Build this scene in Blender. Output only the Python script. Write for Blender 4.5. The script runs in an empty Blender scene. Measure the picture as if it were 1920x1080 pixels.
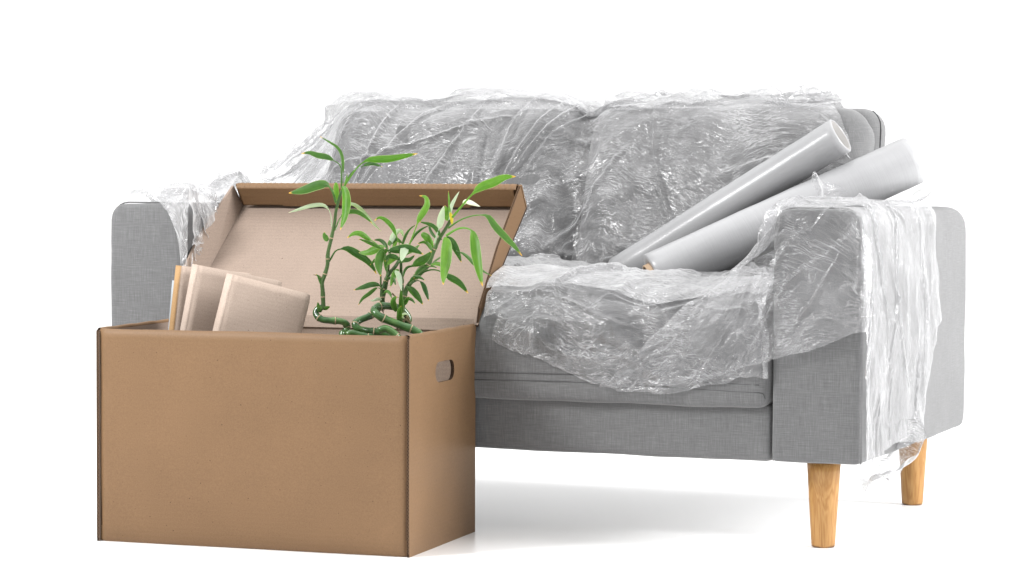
import bpy, bmesh, math, random
import numpy as np
from mathutils import Matrix, Vector

# ---------------------------------------------------------------- scene, camera, light
S = bpy.context.scene
C = S.collection
FPX, CAMH, PITCH, ROLL = 4756.6, 0.6757, 0.0425, 0.004      # focal length in pixels of a 1920 px wide picture
cam = bpy.data.cameras.new('camera')
cam.sensor_width = 36.0
cam.lens = 36.0 * FPX / 1920.0
cam.clip_start = 0.05
cam.clip_end = 200
cam_o = bpy.data.objects.new('camera', cam)
C.objects.link(cam_o)
CAMM = Matrix.Translation((0, 0, CAMH)) @ Matrix.Rotation(math.pi / 2 - PITCH, 4, 'X') @ Matrix.Rotation(ROLL, 4, 'Z')
cam_o.matrix_world = CAMM
S.camera = cam_o

w = bpy.data.worlds.new('World')
S.world = w
w.use_nodes = True
w.node_tree.nodes['Background'].inputs['Color'].default_value = (1.0, 1.0, 1.0, 1)
w.node_tree.nodes['Background'].inputs['Strength'].default_value = 0.55

def area(name, loc, target, sx, sy, power, col=(1, 1, 1)):
    l = bpy.data.lights.new(name, 'AREA')
    l.shape = 'RECTANGLE'
    l.size, l.size_y, l.energy, l.color = sx, sy, power, col
    o = bpy.data.objects.new(name, l)
    C.objects.link(o)
    o.location = loc
    o.rotation_euler = (Vector(target) - Vector(loc)).to_track_quat('-Z', 'Y').to_euler()
    return o
area('softbox_key', (-2.0, 3.75, 2.1), (-0.5, 5.0, 0.45), 0.8, 0.8, 102)
area('softbox_side', (3.6, 4.15, 1.9), (0.6, 4.9, 0.4), 1.2, 1.6, 235)
area('backdrop_lamp', (-3.6, 7.4, 4.2), (-1.0, 10.5, 1.2), 1.5, 2.5, 18)
area('backdrop_lamp', (3.6, 7.4, 4.2), (1.0, 10.5, 1.2), 1.5, 2.5, 18)
area('overhead_lamp', (0.2, 5.4, 4.4), (0.1, 5.0, 0.0), 6.0, 6.0, 205)

S.view_settings.view_transform = 'Standard'
S.view_settings.look = 'None'
S.view_settings.gamma = 1.0
S.view_settings.exposure = 0.0
S.view_settings.use_curve_mapping = False
S.render.engine = 'CYCLES'
S.cycles.use_denoising = True
S.cycles.denoiser = 'OPENIMAGEDENOISE'
S.cycles.max_bounces = 12
S.cycles.transparent_max_bounces = 24
S.cycles.diffuse_bounces = 5
S.cycles.glossy_bounces = 4
S.cycles.sample_clamp_indirect = 6.0
S.cycles.caustics_reflective = False
S.cycles.caustics_refractive = False

rng = random.Random(7)
nr = np.random.RandomState(11)

# ---------------------------------------------------------------- helpers
def pix(x, y, depth):
    """world point on the ray through photo pixel (x, y) at world Y = depth"""
    d = CAMM.to_3x3() @ Vector(((x - 960) / FPX, -(y - 540) / FPX, -1.0))
    k = depth / d.y
    return Vector((d.x * k, depth, CAMH + d.z * k))

def mesh_obj(name, verts, faces, mat, parent=None, smooth=True, uv='box', matrix=None):
    me = bpy.data.meshes.new(name)
    me.from_pydata([tuple(map(float, v)) for v in verts], [], [tuple(map(int, f)) for f in faces])
    me.update()
    return finish(name, me, mat, parent, smooth, uv, matrix)

def finish(name, me, mat, parent=None, smooth=True, uv='box', matrix=None):
    if smooth:
        me.polygons.foreach_set('use_smooth', [True] * len(me.polygons))
    if uv == 'box':
        box_uv(me)
    if mat is not None:
        me.materials.append(mat)
    o = bpy.data.objects.new(name, me)
    C.objects.link(o)
    if parent is not None:
        o.parent = parent
    if matrix is not None:
        o.matrix_local = matrix
    return o

def box_uv(me):
    nl = len(me.loops)
    if nl == 0:
        return
    uvl = me.uv_layers.new(name='UVMap')
    co = np.empty(len(me.vertices) * 3); me.vertices.foreach_get('co', co); co = co.reshape(-1, 3)
    li = np.empty(nl, dtype=np.int64); me.loops.foreach_get('vertex_index', li)
    pn = np.empty(len(me.polygons) * 3); me.polygons.foreach_get('normal', pn); pn = np.abs(pn.reshape(-1, 3))
    lt = np.empty(len(me.polygons), dtype=np.int64); me.polygons.foreach_get('loop_total', lt)
    ax = np.repeat(np.argmax(pn, axis=1), lt)
    p = co[li]
    u = np.where(ax == 0, p[:, 1], p[:, 0])
    v = np.where(ax == 2, p[:, 1], p[:, 2])
    uvl.data.foreach_set('uv', np.stack([u, v], 1).ravel())

def empty(name, matrix, label, cat, group=None):
    o = bpy.data.objects.new(name, None)
    o.empty_display_size = 0.1
    C.objects.link(o)
    o.matrix_world = matrix
    tag(o, label, cat, group)
    return o

def tag(o, label, cat, group=None):
    o['label'] = label
    o['category'] = cat
    if group:
        o['group'] = group
    return o

def bevel_box(name, lo, hi, mat, parent, bev=0.002, seg=2, matrix=None, smooth=True):
    bm = bmesh.new()
    bmesh.ops.create_cube(bm, size=1.0)
    lo, hi = Vector(lo), Vector(hi)
    for v in bm.verts:
        v.co = Vector(((lo[i] + hi[i]) / 2 + v.co[i] * (hi[i] - lo[i]) for i in range(3)))
    if bev > 0:
        bmesh.ops.bevel(bm, geom=bm.edges[:], offset=bev, segments=seg, affect='EDGES', profile=0.5)
    me = bpy.data.meshes.new(name)
    bm.to_mesh(me); bm.free()
    o = finish(name, me, mat, parent, False, 'box', matrix)
    return o

def tube(path, radii, seg=10, caps=True):
    """swept tube through 3-D points; returns verts, faces"""
    P = [Vector(p) for p in path]
    n = len(P)
    verts, faces = [], []
    ref = Vector((0.13, 0.21, 0.97))
    prev = None
    for i in range(n):
        t = (P[min(i + 1, n - 1)] - P[max(i - 1, 0)]).normalized()
        if prev is None:
            a = t.cross(ref)
            if a.length < 0.1:
                a = t.cross(Vector((1, 0, 0)))
        else:
            a = prev - t * prev.dot(t)
        a.normalize(); prev = a
        b = t.cross(a)
        r = radii[i] if hasattr(radii, '__len__') else radii
        for k in range(seg):
            an = 2 * math.pi * k / seg
            verts.append(P[i] + a * (math.cos(an) * r) + b * (math.sin(an) * r))
    for i in range(n - 1):
        for k in range(seg):
            k2 = (k + 1) % seg
            faces.append((i * seg + k, i * seg + k2, (i + 1) * seg + k2, (i + 1) * seg + k))
    if caps:
        faces.append(tuple(range(seg))[::-1])
        faces.append(tuple((n - 1) * seg + k for k in range(seg)))
    return verts, faces

def catmull(pts, n):
    pts = [Vector(p) for p in pts]
    if len(pts) == 2:
        return [pts[0].lerp(pts[1], i / (n - 1)) for i in range(n)]
    d = [0.0]
    for a, b in zip(pts, pts[1:]):
        d.append(d[-1] + max((b - a).length, 1e-6))
    ext = [pts[0] * 2 - pts[1]] + pts + [pts[-1] * 2 - pts[-2]]
    out = []
    for i in range(n):
        s = d[-1] * i / (n - 1)
        k = 0
        while k < len(pts) - 2 and d[k + 1] < s:
            k += 1
        t = (s - d[k]) / (d[k + 1] - d[k])
        p0, p1, p2, p3 = ext[k], ext[k + 1], ext[k + 2], ext[k + 3]
        out.append(0.5 * ((2 * p1) + (p2 - p0) * t + (2 * p0 - 5 * p1 + 4 * p2 - p3) * t * t + (3 * p1 - p0 - 3 * p2 + p3) * t ** 3))
    return out

# vectorised gradient noise
_perm = nr.permutation(256)
_perm = np.concatenate([_perm, _perm, _perm])
_grad = nr.normal(size=(256, 3)); _grad /= np.linalg.norm(_grad, axis=1)[:, None]
def noise3(p):
    p = np.asarray(p, dtype=np.float64)
    i = np.floor(p).astype(np.int64); f = p - i; i &= 255
    u = f * f * f * (f * (f * 6 - 15) + 10)
    r = 0
    for dx in (0, 1):
        for dy in (0, 1):
            for dz in (0, 1):
                h = _perm[_perm[_perm[(i[..., 0] + dx) & 255] + ((i[..., 1] + dy) & 255)] + ((i[..., 2] + dz) & 255)]
                g = _grad[h]
                dot = g[..., 0] * (f[..., 0] - dx) + g[..., 1] * (f[..., 1] - dy) + g[..., 2] * (f[..., 2] - dz)
                wx = u[..., 0] if dx else 1 - u[..., 0]
                wy = u[..., 1] if dy else 1 - u[..., 1]
                wz = u[..., 2] if dz else 1 - u[..., 2]
                r = r + dot * wx * wy * wz
    return r * 1.5

# ---------------------------------------------------------------- materials
class NT:
    def __init__(self, name):
        self.m = bpy.data.materials.new(name)
        self.m.use_nodes = True
        self.t = self.m.node_tree
        self.t.nodes.clear()
        self.out = self.t.nodes.new('ShaderNodeOutputMaterial')
    def n(self, typ, inputs=None, **props):
        nd = self.t.nodes.new('ShaderNode' + typ)
        for k, v in props.items():
            setattr(nd, k, v)
        for k, v in (inputs or {}).items():
            s = nd.inputs[k]
            if hasattr(v, 'bl_idname') and isinstance(v, bpy.types.NodeSocket):
                self.t.links.new(v, s)
            else:
                s.default_value = v
        return nd
    def math(self, op, a, b=None, c=None, clamp=False):
        ins = {0: a}
        if b is not None: ins[1] = b
        if c is not None: ins[2] = c
        nd = self.n('Math', ins, operation=op)
        nd.use_clamp = clamp
        return nd.outputs[0]
    def ramp(self, fac, stops, interp='LINEAR'):
        nd = self.n('ValToRGB', {'Fac': fac})
        cr = nd.color_ramp
        cr.interpolation = interp
        while len(cr.elements) < len(stops):
            cr.elements.new(0.5)
        for e, (p, c) in zip(cr.elements, stops):
            e.position = p
            e.color = c if len(c) == 4 else (*c, 1)
        return nd.outputs['Color']
    def mix(self, fac, a, b, blend='MIX'):
        nd = self.n('Mix', {}, data_type='RGBA', blend_type=blend)
        for k, v in ((0, fac), (6, a), (7, b)):
            s = nd.inputs[k]
            if isinstance(v, bpy.types.NodeSocket):
                self.t.links.new(v, s)
            else:
                s.default_value = v if k == 0 or len(v) == 4 else (*v, 1)
        return nd.outputs[2]
    def mapping(self, vec, scale=(1, 1, 1), rot=(0, 0, 0)):
        return self.n('Mapping', {'Vector': vec, 'Scale': scale, 'Rotation': rot}).outputs[0]
    def noise(self, vec, scale, detail=2, rough=0.5, dist=0.0):
        return self.n('TexNoise', {'Vector': vec, 'Scale': scale, 'Detail': detail, 'Roughness': rough, 'Distortion': dist}).outputs['Fac']
    def surf(self, s):
        self.t.links.new(s, self.out.inputs['Surface'])
        return self.m

def mat_backdrop():
    t = NT('white_backdrop')
    return t.surf(t.n('BsdfPrincipled', {'Base Color': (0.95, 0.95, 0.95, 1), 'Roughness': 0.26, 'Specular IOR Level': 0.75}).outputs[0])

def mat_fabric(name='grey_linen', k=0.475):
    t = NT(name)
    uv = t.n('UVMap').outputs[0]
    a = t.noise(t.mapping(uv, (24, 620, 1)), 1.0, 3, 0.65)
    b = t.noise(t.mapping(uv, (620, 24, 1)), 1.0, 3, 0.65)
    a2 = t.noise(t.mapping(uv, (70, 1500, 1)), 1.0, 1)
    b2 = t.noise(t.mapping(uv, (1500, 70, 1)), 1.0, 1)
    big = t.noise(t.n('TexCoord').outputs['Object'], 5.0, 3)
    s = t.math('ADD', t.math('MULTIPLY', t.math('ADD', a, b), 0.36), t.math('MULTIPLY', t.math('ADD', a2, b2), 0.14))
    s = t.math('ADD', s, t.math('MULTIPLY', t.math('SUBTRACT', big, 0.5), 0.10))
    col = t.ramp(s, [(0.34, (0.185 * k, 0.185 * k, 0.187 * k)), (0.5, (0.265 * k, 0.265 * k, 0.268 * k)), (0.68, (0.40 * k, 0.40 * k, 0.404 * k))])
    bump = t.n('Bump', {'Height': s, 'Strength': 0.35, 'Distance': 0.0012}).outputs[0]
    return t.surf(t.n('BsdfPrincipled', {'Base Color': col, 'Roughness': 0.95, 'Specular IOR Level': 0.15, 'Sheen Weight': 0.25, 'Sheen Roughness': 0.5, 'Normal': bump}).outputs[0])

def mat_plain(name, col, rough=0.8, spec=0.2):
    t = NT(name)
    v = t.noise(t.n('TexCoord').outputs['Object'], 60.0, 2)
    c = t.mix(t.math('MULTIPLY', v, 0.35), col, tuple(x * 0.7 for x in col[:3]))
    return t.surf(t.n('BsdfPrincipled', {'Base Color': c, 'Roughness': rough, 'Specular IOR Level': spec}).outputs[0])

def mat_card(name, col, flute=(1, 0), spec=0.3, rough=0.62, band=0.35):
    """kraft board: mottled paper, faint bands of the fluting underneath, a few fibres"""
    t = NT(name)
    uv = t.n('UVMap').outputs[0]
    ob = t.n('TexCoord').outputs['Object']
    big = t.noise(ob, 6.0, 4, 0.55)
    fine = t.noise(ob, 420.0, 3, 0.7)
    spk = t.noise(t.mapping(uv, (1, 1, 1)), 210.0, 1, 0.4)
    sep = t.n('SeparateXYZ', {'Vector': uv})
    co = sep.outputs['Y'] if flute == (1, 0) else sep.outputs['X']
    wob = t.math('MULTIPLY', t.noise(ob, 14.0, 2), 0.006)
    wave = t.math('SINE', t.math('MULTIPLY', t.math('ADD', co, wob), 2 * math.pi / 0.0085))
    fade = t.noise(t.mapping(uv, (2, 11, 1) if flute == (1, 0) else (11, 2, 1)), 1.0, 2)
    wv = t.math('MULTIPLY', wave, t.math('MULTIPLY', fade, band))
    f = t.math('ADD', t.math('MULTIPLY', big, 0.30), t.math('MULTIPLY', fine, 0.70))
    f = t.math('ADD', f, t.math('MULTIPLY', wv, 0.10))
    d = tuple(x * 0.80 for x in col); l = tuple(min(1, x * 1.17) for x in col)
    c = t.ramp(f, [(0.30, d), (0.5, col), (0.70, l)])
    speck = t.ramp(spk, [(0.215, (0.45, 0.4, 0.35)), (0.235, (1, 1, 1))])
    c = t.mix(1.0, c, speck, 'MULTIPLY')
    h = t.math('ADD', t.math('MULTIPLY', wave, 0.5), t.math('MULTIPLY', fine, 0.3))
    bump = t.n('Bump', {'Height': h, 'Strength': 0.10 + 0.25 * band, 'Distance': 0.0006}).outputs[0]
    return t.surf(t.n('BsdfPrincipled', {'Base Color': c, 'Roughness': rough, 'Specular IOR Level': spec, 'Normal': bump}).outputs[0])

def mat_wood():
    t = NT('oiled_wood')
    ob = t.n('TexCoord').outputs['Object']
    wv = t.noise(t.mapping(ob, (38, 38, 5)), 1.0, 3, 0.5, 1.2)
    ring = t.math('SINE', t.math('MULTIPLY', wv, 46.0))
    fine = t.noise(t.mapping(ob, (600, 600, 18)), 1.0, 2)
    f = t.math('ADD', t.math('MULTIPLY', ring, 0.16), t.math('MULTIPLY', fine, 0.5))
    f = t.math('ADD', f, 0.25)
    c = t.ramp(f, [(0.2, (0.27, 0.122, 0.030)), (0.5, (0.35, 0.180, 0.054)), (0.8, (0.42, 0.235, 0.083))])
    sep = t.n('SeparateXYZ', {'Vector': ob})
    chip = t.math('ADD', sep.outputs['Z'], t.math('MULTIPLY', t.noise(ob, 45.0, 3), 0.016))
    wear = t.ramp(t.math('MULTIPLY', chip, 50.0), [(0.40, (0.30, 0.26, 0.25)), (0.62, (1, 1, 1))])
    c = t.mix(1.0, c, wear, 'MULTIPLY')
    bump = t.n('Bump', {'Height': fine, 'Strength': 0.1, 'Distance': 0.0005}).outputs[0]
    return t.surf(t.n('BsdfPrincipled', {'Base Color': c, 'Roughness': 0.42, 'Specular IOR Level': 0.4, 'Normal': bump}).outputs[0])

def mat_film(name, haze=0.03, streak=0.36, gloss=1.0, cloud=0.11, clear=0.95, graze=0.70):
    """clear stretch film: transparent, mirror-like at grazing angles, milky along its many fine creases"""
    t = NT(name)
    uv = t.n('UVMap').outputs[0]
    def warped(scale, amt):
        c = t.n('TexNoise', {'Vector': uv, 'Scale': scale, 'Detail': 2.0}).outputs['Color']
        d = t.n('VectorMath', {0: c, 1: (amt, amt, amt)}, operation='MULTIPLY').outputs[0]
        return t.n('VectorMath', {0: uv, 1: d}, operation='ADD').outputs[0]
    w1, w2 = warped(4.0, 0.22), warped(7.0, 0.14)
    ridges, hs = [], None
    for k, (src, rot, sa, sb, wid) in enumerate(((w1, 0.15, 14, 105, 19.), (w2, 0.95, 18, 135, 19.), (w1, 1.75, 16, 125, 19.), (w2, 2.5, 24, 190, 16.), (w1, 0.5, 36, 240, 12.))):
        nz = t.noise(t.mapping(src, (sa, sb, 1), (0, 0, rot)), 1.0, 2, 0.55)
        r = t.math('SUBTRACT', 1.0, t.math('MULTIPLY', t.math('ABSOLUTE', t.math('SUBTRACT', nz, 0.5)), wid), clamp=True)
        pm = t.n('TexNoise', {'Vector': t.mapping(uv, (1, 1, 1), (0, 0, k * 1.1)), 'Scale': 6.0 + 2.5 * k, 'Detail': 2.0}).outputs['Fac']
        pm = t.n('MapRange', {'Value': pm, 'From Min': 0.455, 'From Max': 0.66}).outputs[0]
        rm = t.math('MULTIPLY', r, pm)
        ridges.append(rm)
        hk = t.math('ADD', t.math('MULTIPLY', rm, 0.5), t.math('MULTIPLY', nz, 0.8))
        hk = t.math('MULTIPLY', hk, 95.0 / sb)
        hs = hk if hs is None else t.math('ADD', hs, hk)
    bump = t.n('Bump', {'Height': hs, 'Strength': 0.72, 'Distance': 0.0042}).outputs[0]
    soft = t.n('Bump', {'Height': hs, 'Strength': 0.35, 'Distance': 0.0042}).outputs[0]
    fres = t.n('Fresnel', {'IOR': 1.45, 'Normal': bump}).outputs[0]
    fr = t.math('MINIMUM', t.math('MULTIPLY', fres, 1.25 * gloss), 0.5)
    face = t.n('LayerWeight', {'Blend': 0.5, 'Normal': soft}).outputs['Facing']
    fp = t.math('POWER', face, 2.2)
    st = ridges[0]
    for r in ridges[1:]:
        st = t.math('MAXIMUM', st, r)
    st = t.math('POWER', st, 1.6)
    patch = t.n('MapRange', {'Value': t.noise(w1, 5.0, 4, 0.6), 'From Min': 0.38, 'From Max': 0.72}).outputs[0]
    fac = t.math('ADD', haze, t.math('MULTIPLY', fp, graze))
    fac = t.math('ADD', fac, t.math('MULTIPLY', patch, cloud))
    fac = t.math('ADD', fac, t.math('MULTIPLY', st, streak), clamp=True)
    tr = t.n('BsdfTransparent', {'Color': (clear, clear, clear * 1.003, 1)}).outputs[0]
    df = t.n('BsdfDiffuse', {'Color': (0.86, 0.86, 0.87, 1)}).outputs[0]
    tl = t.n('BsdfTranslucent', {'Color': (0.80, 0.80, 0.81, 1)}).outputs[0]
    milk = t.n('MixShader', {0: 0.45, 1: df, 2: tl}).outputs[0]
    body = t.n('MixShader', {0: fac, 1: tr, 2: milk}).outputs[0]
    gl = t.n('BsdfGlossy', {'Color': (0.95, 0.95, 0.95, 1), 'Roughness': 0.19, 'Normal': bump}).outputs[0]
    return t.surf(t.n('MixShader', {0: fr, 1: body, 2: gl}).outputs[0])

def mat_roll():
    t = NT('wound_film')
    ob = t.n('TexCoord').outputs['Object']
    sep = t.n('SeparateXYZ', {'Vector': ob})
    rings = t.noise(t.mapping(ob, (9, 9, 330)), 1.0, 3, 0.75)
    soft = t.noise(t.mapping(ob, (14, 14, 3)), 1.0, 3)
    c = t.ramp(soft, [(0.3, (0.29, 0.29, 0.297)), (0.7, (0.36, 0.36, 0.367))])
    bump = t.n('Bump', {'Height': rings, 'Strength': 0.32, 'Distance': 0.0018}).outputs[0]
    return t.surf(t.n('BsdfPrincipled', {'Base Color': c, 'Roughness': 0.38, 'Specular IOR Level': 0.4, 'Normal': bump,
                                         'Subsurface Weight': 0.0, 'Coat Weight': 0.15, 'Coat Roughness': 0.12}).outputs[0])

def mat_leaf(name, dark, mid, tip=(0.75, 0.42, 0.08), pale=0.0):
    t = NT(name)
    uv = t.n('UVMap').outputs[0]
    sep = t.n('SeparateXYZ', {'Vector': uv})
    rnd = t.n('ObjectInfo').outputs['Random']
    vein = t.noise(t.mapping(uv, (1.5, 26, 1)), 1.0, 2, 0.6)
    big = t.noise(t.mapping(uv, (4, 1.2, 1)), 1.0, 2)
    f = t.math('ADD', t.math('MULTIPLY', vein, 0.5), t.math('MULTIPLY', big, 0.5))
    f = t.math('ADD', f, t.math('MULTIPLY', t.math('SUBTRACT', rnd, 0.5), 0.30))
    c = t.ramp(f, [(0.3, dark), (0.65, mid)])
    edge = t.math('MULTIPLY', t.math('ABSOLUTE', t.math('SUBTRACT', sep.outputs['Y'], 0.5)), 2.0)
    em = t.ramp(edge, [(0.86, (0, 0, 0)), (1.0, (1, 1, 1))])
    c = t.mix(t.math('MULTIPLY', em, 0.55), c, (0.55, 0.62, 0.32))
    if pale > 0:
        c = t.mix(pale, c, (0.72, 0.74, 0.66))
    tp = t.math('ADD', sep.outputs['X'], t.math('MULTIPLY', t.math('SUBTRACT', vein, 0.5), 0.10))
    tm = t.ramp(tp, [(0.935, (0, 0, 0)), (0.975, (1, 1, 1))])
    c = t.mix(tm, c, tip)
    bump = t.n('Bump', {'Height': vein, 'Strength': 0.25, 'Distance': 0.0006}).outputs[0]
    p = t.n('BsdfPrincipled', {'Base Color': c, 'Roughness': 0.44, 'Specular IOR Level': 0.4, 'Normal': bump}).outputs[0]
    tc = t.mix(1.0, c, (1.0, 1.25, 0.5), 'MULTIPLY')
    tl = t.n('BsdfTranslucent', {'Color': tc}).outputs[0]
    return t.surf(t.n('MixShader', {0: 0.42, 1: p, 2: tl}).outputs[0])

def mat_cane():
    t = NT('bamboo_cane')
    ob = t.n('TexCoord').outputs['Object']
    uv = t.n('UVMap').outputs[0]
    a = t.noise(ob, 40.0, 3)
    s = t.noise(t.mapping(uv, (3, 60, 1)), 1.0, 2)
    f = t.math('ADD', t.math('MULTIPLY', a, 0.6), t.math('MULTIPLY', s, 0.4))
    c = t.ramp(f, [(0.32, (0.012, 0.040, 0.014)), (0.52, (0.045, 0.115, 0.030)), (0.72, (0.115, 0.21, 0.06))])
    return t.surf(t.n('BsdfPrincipled', {'Base Color': c, 'Roughness': 0.24, 'Specular IOR Level': 0.6}).outputs[0])

def mat_pages():
    t = NT('page_block')
    ob = t.n('TexCoord').outputs['Object']
    l = t.noise(t.mapping(ob, (4, 900, 4)), 1.0, 2)
    c = t.ramp(l, [(0.3, (0.46, 0.40, 0.30)), (0.6, (0.72, 0.66, 0.54))])
    return t.surf(t.n('BsdfPrincipled', {'Base Color': c, 'Roughness': 0.9, 'Specular IOR Level': 0.1}).outputs[0])

def mat_core():
    t = NT('cardboard_core')
    ob = t.n('TexCoord').outputs['Object']
    n = t.noise(t.mapping(ob, (40, 40, 12)), 1.0, 3)
    c = t.ramp(n, [(0.3, (0.36, 0.25, 0.16)), (0.7, (0.52, 0.38, 0.26))])
    return t.surf(t.n('BsdfPrincipled', {'Base Color': c, 'Roughness': 0.8}).outputs[0])

M = {
    'backdrop': mat_backdrop(),
    'fabric': mat_fabric(),
    'seam': mat_plain('seam_thread', (0.085, 0.085, 0.087), 0.9),
    'lining': mat_plain('bounce_underlining', (0.62, 0.62, 0.62), 0.95),  # made pale to bounce light into the shadow under the sofa
    'wood': mat_wood(),
    'card_out': mat_card('kraft_board_outside', (0.170, 0.100, 0.0515), (1, 0), 0.22, 0.55, 0.10),
    'card_in': mat_card('kraft_board_inside', (0.262, 0.203, 0.165), (1, 0), 0.15, 0.8, 0.40),
    'flute': mat_plain('flute_shade', (0.045, 0.027, 0.017), 0.95, 0.1),  # dark tone stands in for the shade inside the open flutes
    'flute_paper': mat_plain('cut_paper', (0.15, 0.095, 0.06), 0.95, 0.1),
    'film': mat_film('clear_stretch_film', 0.035, 0.42, 0.9, 0.17, 0.985),
    'film_arm': mat_film('arm_stretch_film', 0.02, 0.32, 0.75, 0.16, 0.985, 0.42),
    'film_bunched': mat_film('bunched_stretch_film', 0.12, 0.45, 1.0, 0.22, 0.90),
    'film_double': mat_film('doubled_stretch_film', 0.07, 0.36, 1.0, 0.14, 0.93),
    'film_tail': mat_film('twisted_stretch_film', 0.05, 0.15, 0.6, 0.05, 0.72),
    'roll': mat_roll(),
    'core': mat_core(),
    'core_grey': mat_plain('grey_core', (0.30, 0.29, 0.28), 0.8),
    'kraft': mat_card('brown_paper_cover', (0.375, 0.300, 0.25), (1, 0), 0.12, 0.85, 0.0),
    'kraft_pale': mat_card('pale_paper_spine', (0.42, 0.34, 0.285), (0, 1), 0.12, 0.85, 0.0),
    'kraft_orange': mat_card('orange_paper_spine', (0.36, 0.225, 0.11), (0, 1), 0.15, 0.8, 0.0),
    'kraft_blue': mat_card('grey_blue_cover', (0.32, 0.345, 0.36), (0, 1), 0.15, 0.8, 0.0),
    'pages': mat_pages(),
    'leaf': mat_leaf('bamboo_leaf', (0.020, 0.070, 0.016), (0.080, 0.190, 0.032)),
    'leaf_bright': mat_leaf('bright_leaf', (0.065, 0.185, 0.016), (0.155, 0.330, 0.036)),
    'leaf_pale': mat_leaf('pale_leaf_underside', (0.10, 0.20, 0.08), (0.22, 0.36, 0.16), (0.6, 0.55, 0.45), 0.45),
    'leaf_white': mat_leaf('white_leaf_underside', (0.5, 0.55, 0.45), (0.7, 0.72, 0.65), (0.8, 0.78, 0.74), 0.75),
    'leaf_yellow': mat_leaf('yellow_leaf', (0.55, 0.42, 0.03), (0.70, 0.58, 0.06)),
    'stem': mat_leaf('green_stem', (0.045, 0.095, 0.030), (0.12, 0.20, 0.065), (0.12, 0.20, 0.065)),
    'cane': mat_cane(),
    'node': mat_plain('cane_node', (0.34, 0.27, 0.17), 0.9),
    'husk': mat_plain('dry_husk', (0.16, 0.13, 0.07), 0.9),
}

# ---------------------------------------------------------------- setting: a white sweep
def backdrop():
    prof = [(-9.0, 0.0)] + [(y, 0.0) for y in np.linspace(-4, 8.6, 12)]
    for k in range(1, 13):
        a = math.pi / 2 * k / 12
        prof.append((8.6 + 2.2 * math.sin(a), 2.2 - 2.2 * math.cos(a)))
    prof.append((10.8, 8.0))
    verts, faces = [], []
    xs = (-11, 11)
    for y, z in prof:
        for x in xs:
            verts.append((x, y, z))
    for i in range(len(prof) - 1):
        faces.append((2 * i, 2 * i + 1, 2 * i + 3, 2 * i + 2))
    o = mesh_obj('backdrop_floor', verts, faces, M['backdrop'])
    o['kind'] = 'structure'
backdrop()

# ---------------------------------------------------------------- sofa
SA, W, D, A, ZB, HA = 0.3998, 1.5774, 0.8458, 0.1665, 0.159, 0.6280
SX, SY = 0.6298, 4.569
SM = Matrix.Translation((SX - W / 2 * math.cos(SA), SY + W / 2 * math.sin(SA), 0)) @ Matrix.Rotation(-SA, 4, 'Z')
SMI = SM.inverted()
HW = W / 2
XI = HW - A           # inner face of the arms

BA, BW, BD, BH, T = 0.3211, 0.6219, 0.358, 0.3962, 0.0045
BX, BY = -0.1821, 4.514
BM = Matrix.Translation((BX - BW / 2 * math.cos(BA), BY + BW / 2 * math.sin(BA), 0)) @ Matrix.Rotation(-BA, 4, 'Z')
HB = BW / 2
# lid, hinged on the back edge and leaning back over the seat
PHI = math.radians(53)
LL, LH = 0.372, 0.054
ld = Vector((0, math.sin(PHI), math.cos(PHI)))        # away from the hinge
ln = Vector((0, -math.cos(PHI), math.sin(PHI)))       # the inside of the lid
lo = Vector((0, BD + .001, BH + .002))
_w = BM.to_3x3()
LID_O = np.array(SMI @ (BM @ lo)); LID_N = np.array(SMI.to_3x3() @ (_w @ ln)); LID_X = np.array(SMI.to_3x3() @ (_w @ Vector((1, 0, 0))))
def lid_side(p):
    """signed distance in front of the open lid's plane, and distance outside its width"""
    r = p - LID_O
    return r @ LID_N, np.abs(r @ LID_X) - HB

def sd_rect2(x, y, cx, cy, hx, hy, r_tl, r_tr, r_bl, r_br):
    px, py = x - cx, y - cy
    r = np.where(px > 0, np.where(py > 0, r_tr, r_br), np.where(py > 0, r_tl, r_bl))
    qx, qy = np.abs(px) - hx + r, np.abs(py) - hy + r
    return np.minimum(np.maximum(qx, qy), 0) + np.hypot(np.maximum(qx, 0), np.maximum(qy, 0)) - r
def smax(a, b, k):
    h = np.maximum(k - np.abs(a - b), 0) / k
    return np.maximum(a, b) + h * h * k * 0.25
def smin(a, b, k):
    return -smax(-a, -b, k)

def sd_arm(p, s):
    cx = s * (HW - A / 2)
    a = sd_rect2(p[:, 0], p[:, 2], cx, (ZB + HA) / 2, A / 2, (HA - ZB) / 2, .038, .038, .010, .010)
    b = sd_rect2(p[:, 1], p[:, 2], D / 2, (ZB + HA) / 2, D / 2, (HA - ZB) / 2, .010, .065, .010, .03)
    return smax(a, b, .012)
def sd_rbox(p, c, h, r, puff=(0, 0, 0), R=None):
    q = p - np.asarray(c)
    if R is not None:
        q = q @ R
    hx, hy, hz = h
    nx, ny, nz = q[:, 0] / hx, q[:, 1] / hy, q[:, 2] / hz
    cl = lambda v: np.clip(1 - v ** 2, 0, 1)
    g = np.abs(q) - (np.asarray(h) - r)
    g[:, 1] -= puff[1] * cl(nx * .96) * cl(nz * .96)
    g[:, 2] -= puff[2] * cl(nx * .96) ** .7 * cl(ny * .96) ** .7
    return np.minimum(g.max(axis=1), 0) + np.linalg.norm(np.maximum(g, 0), axis=1) - r

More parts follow.
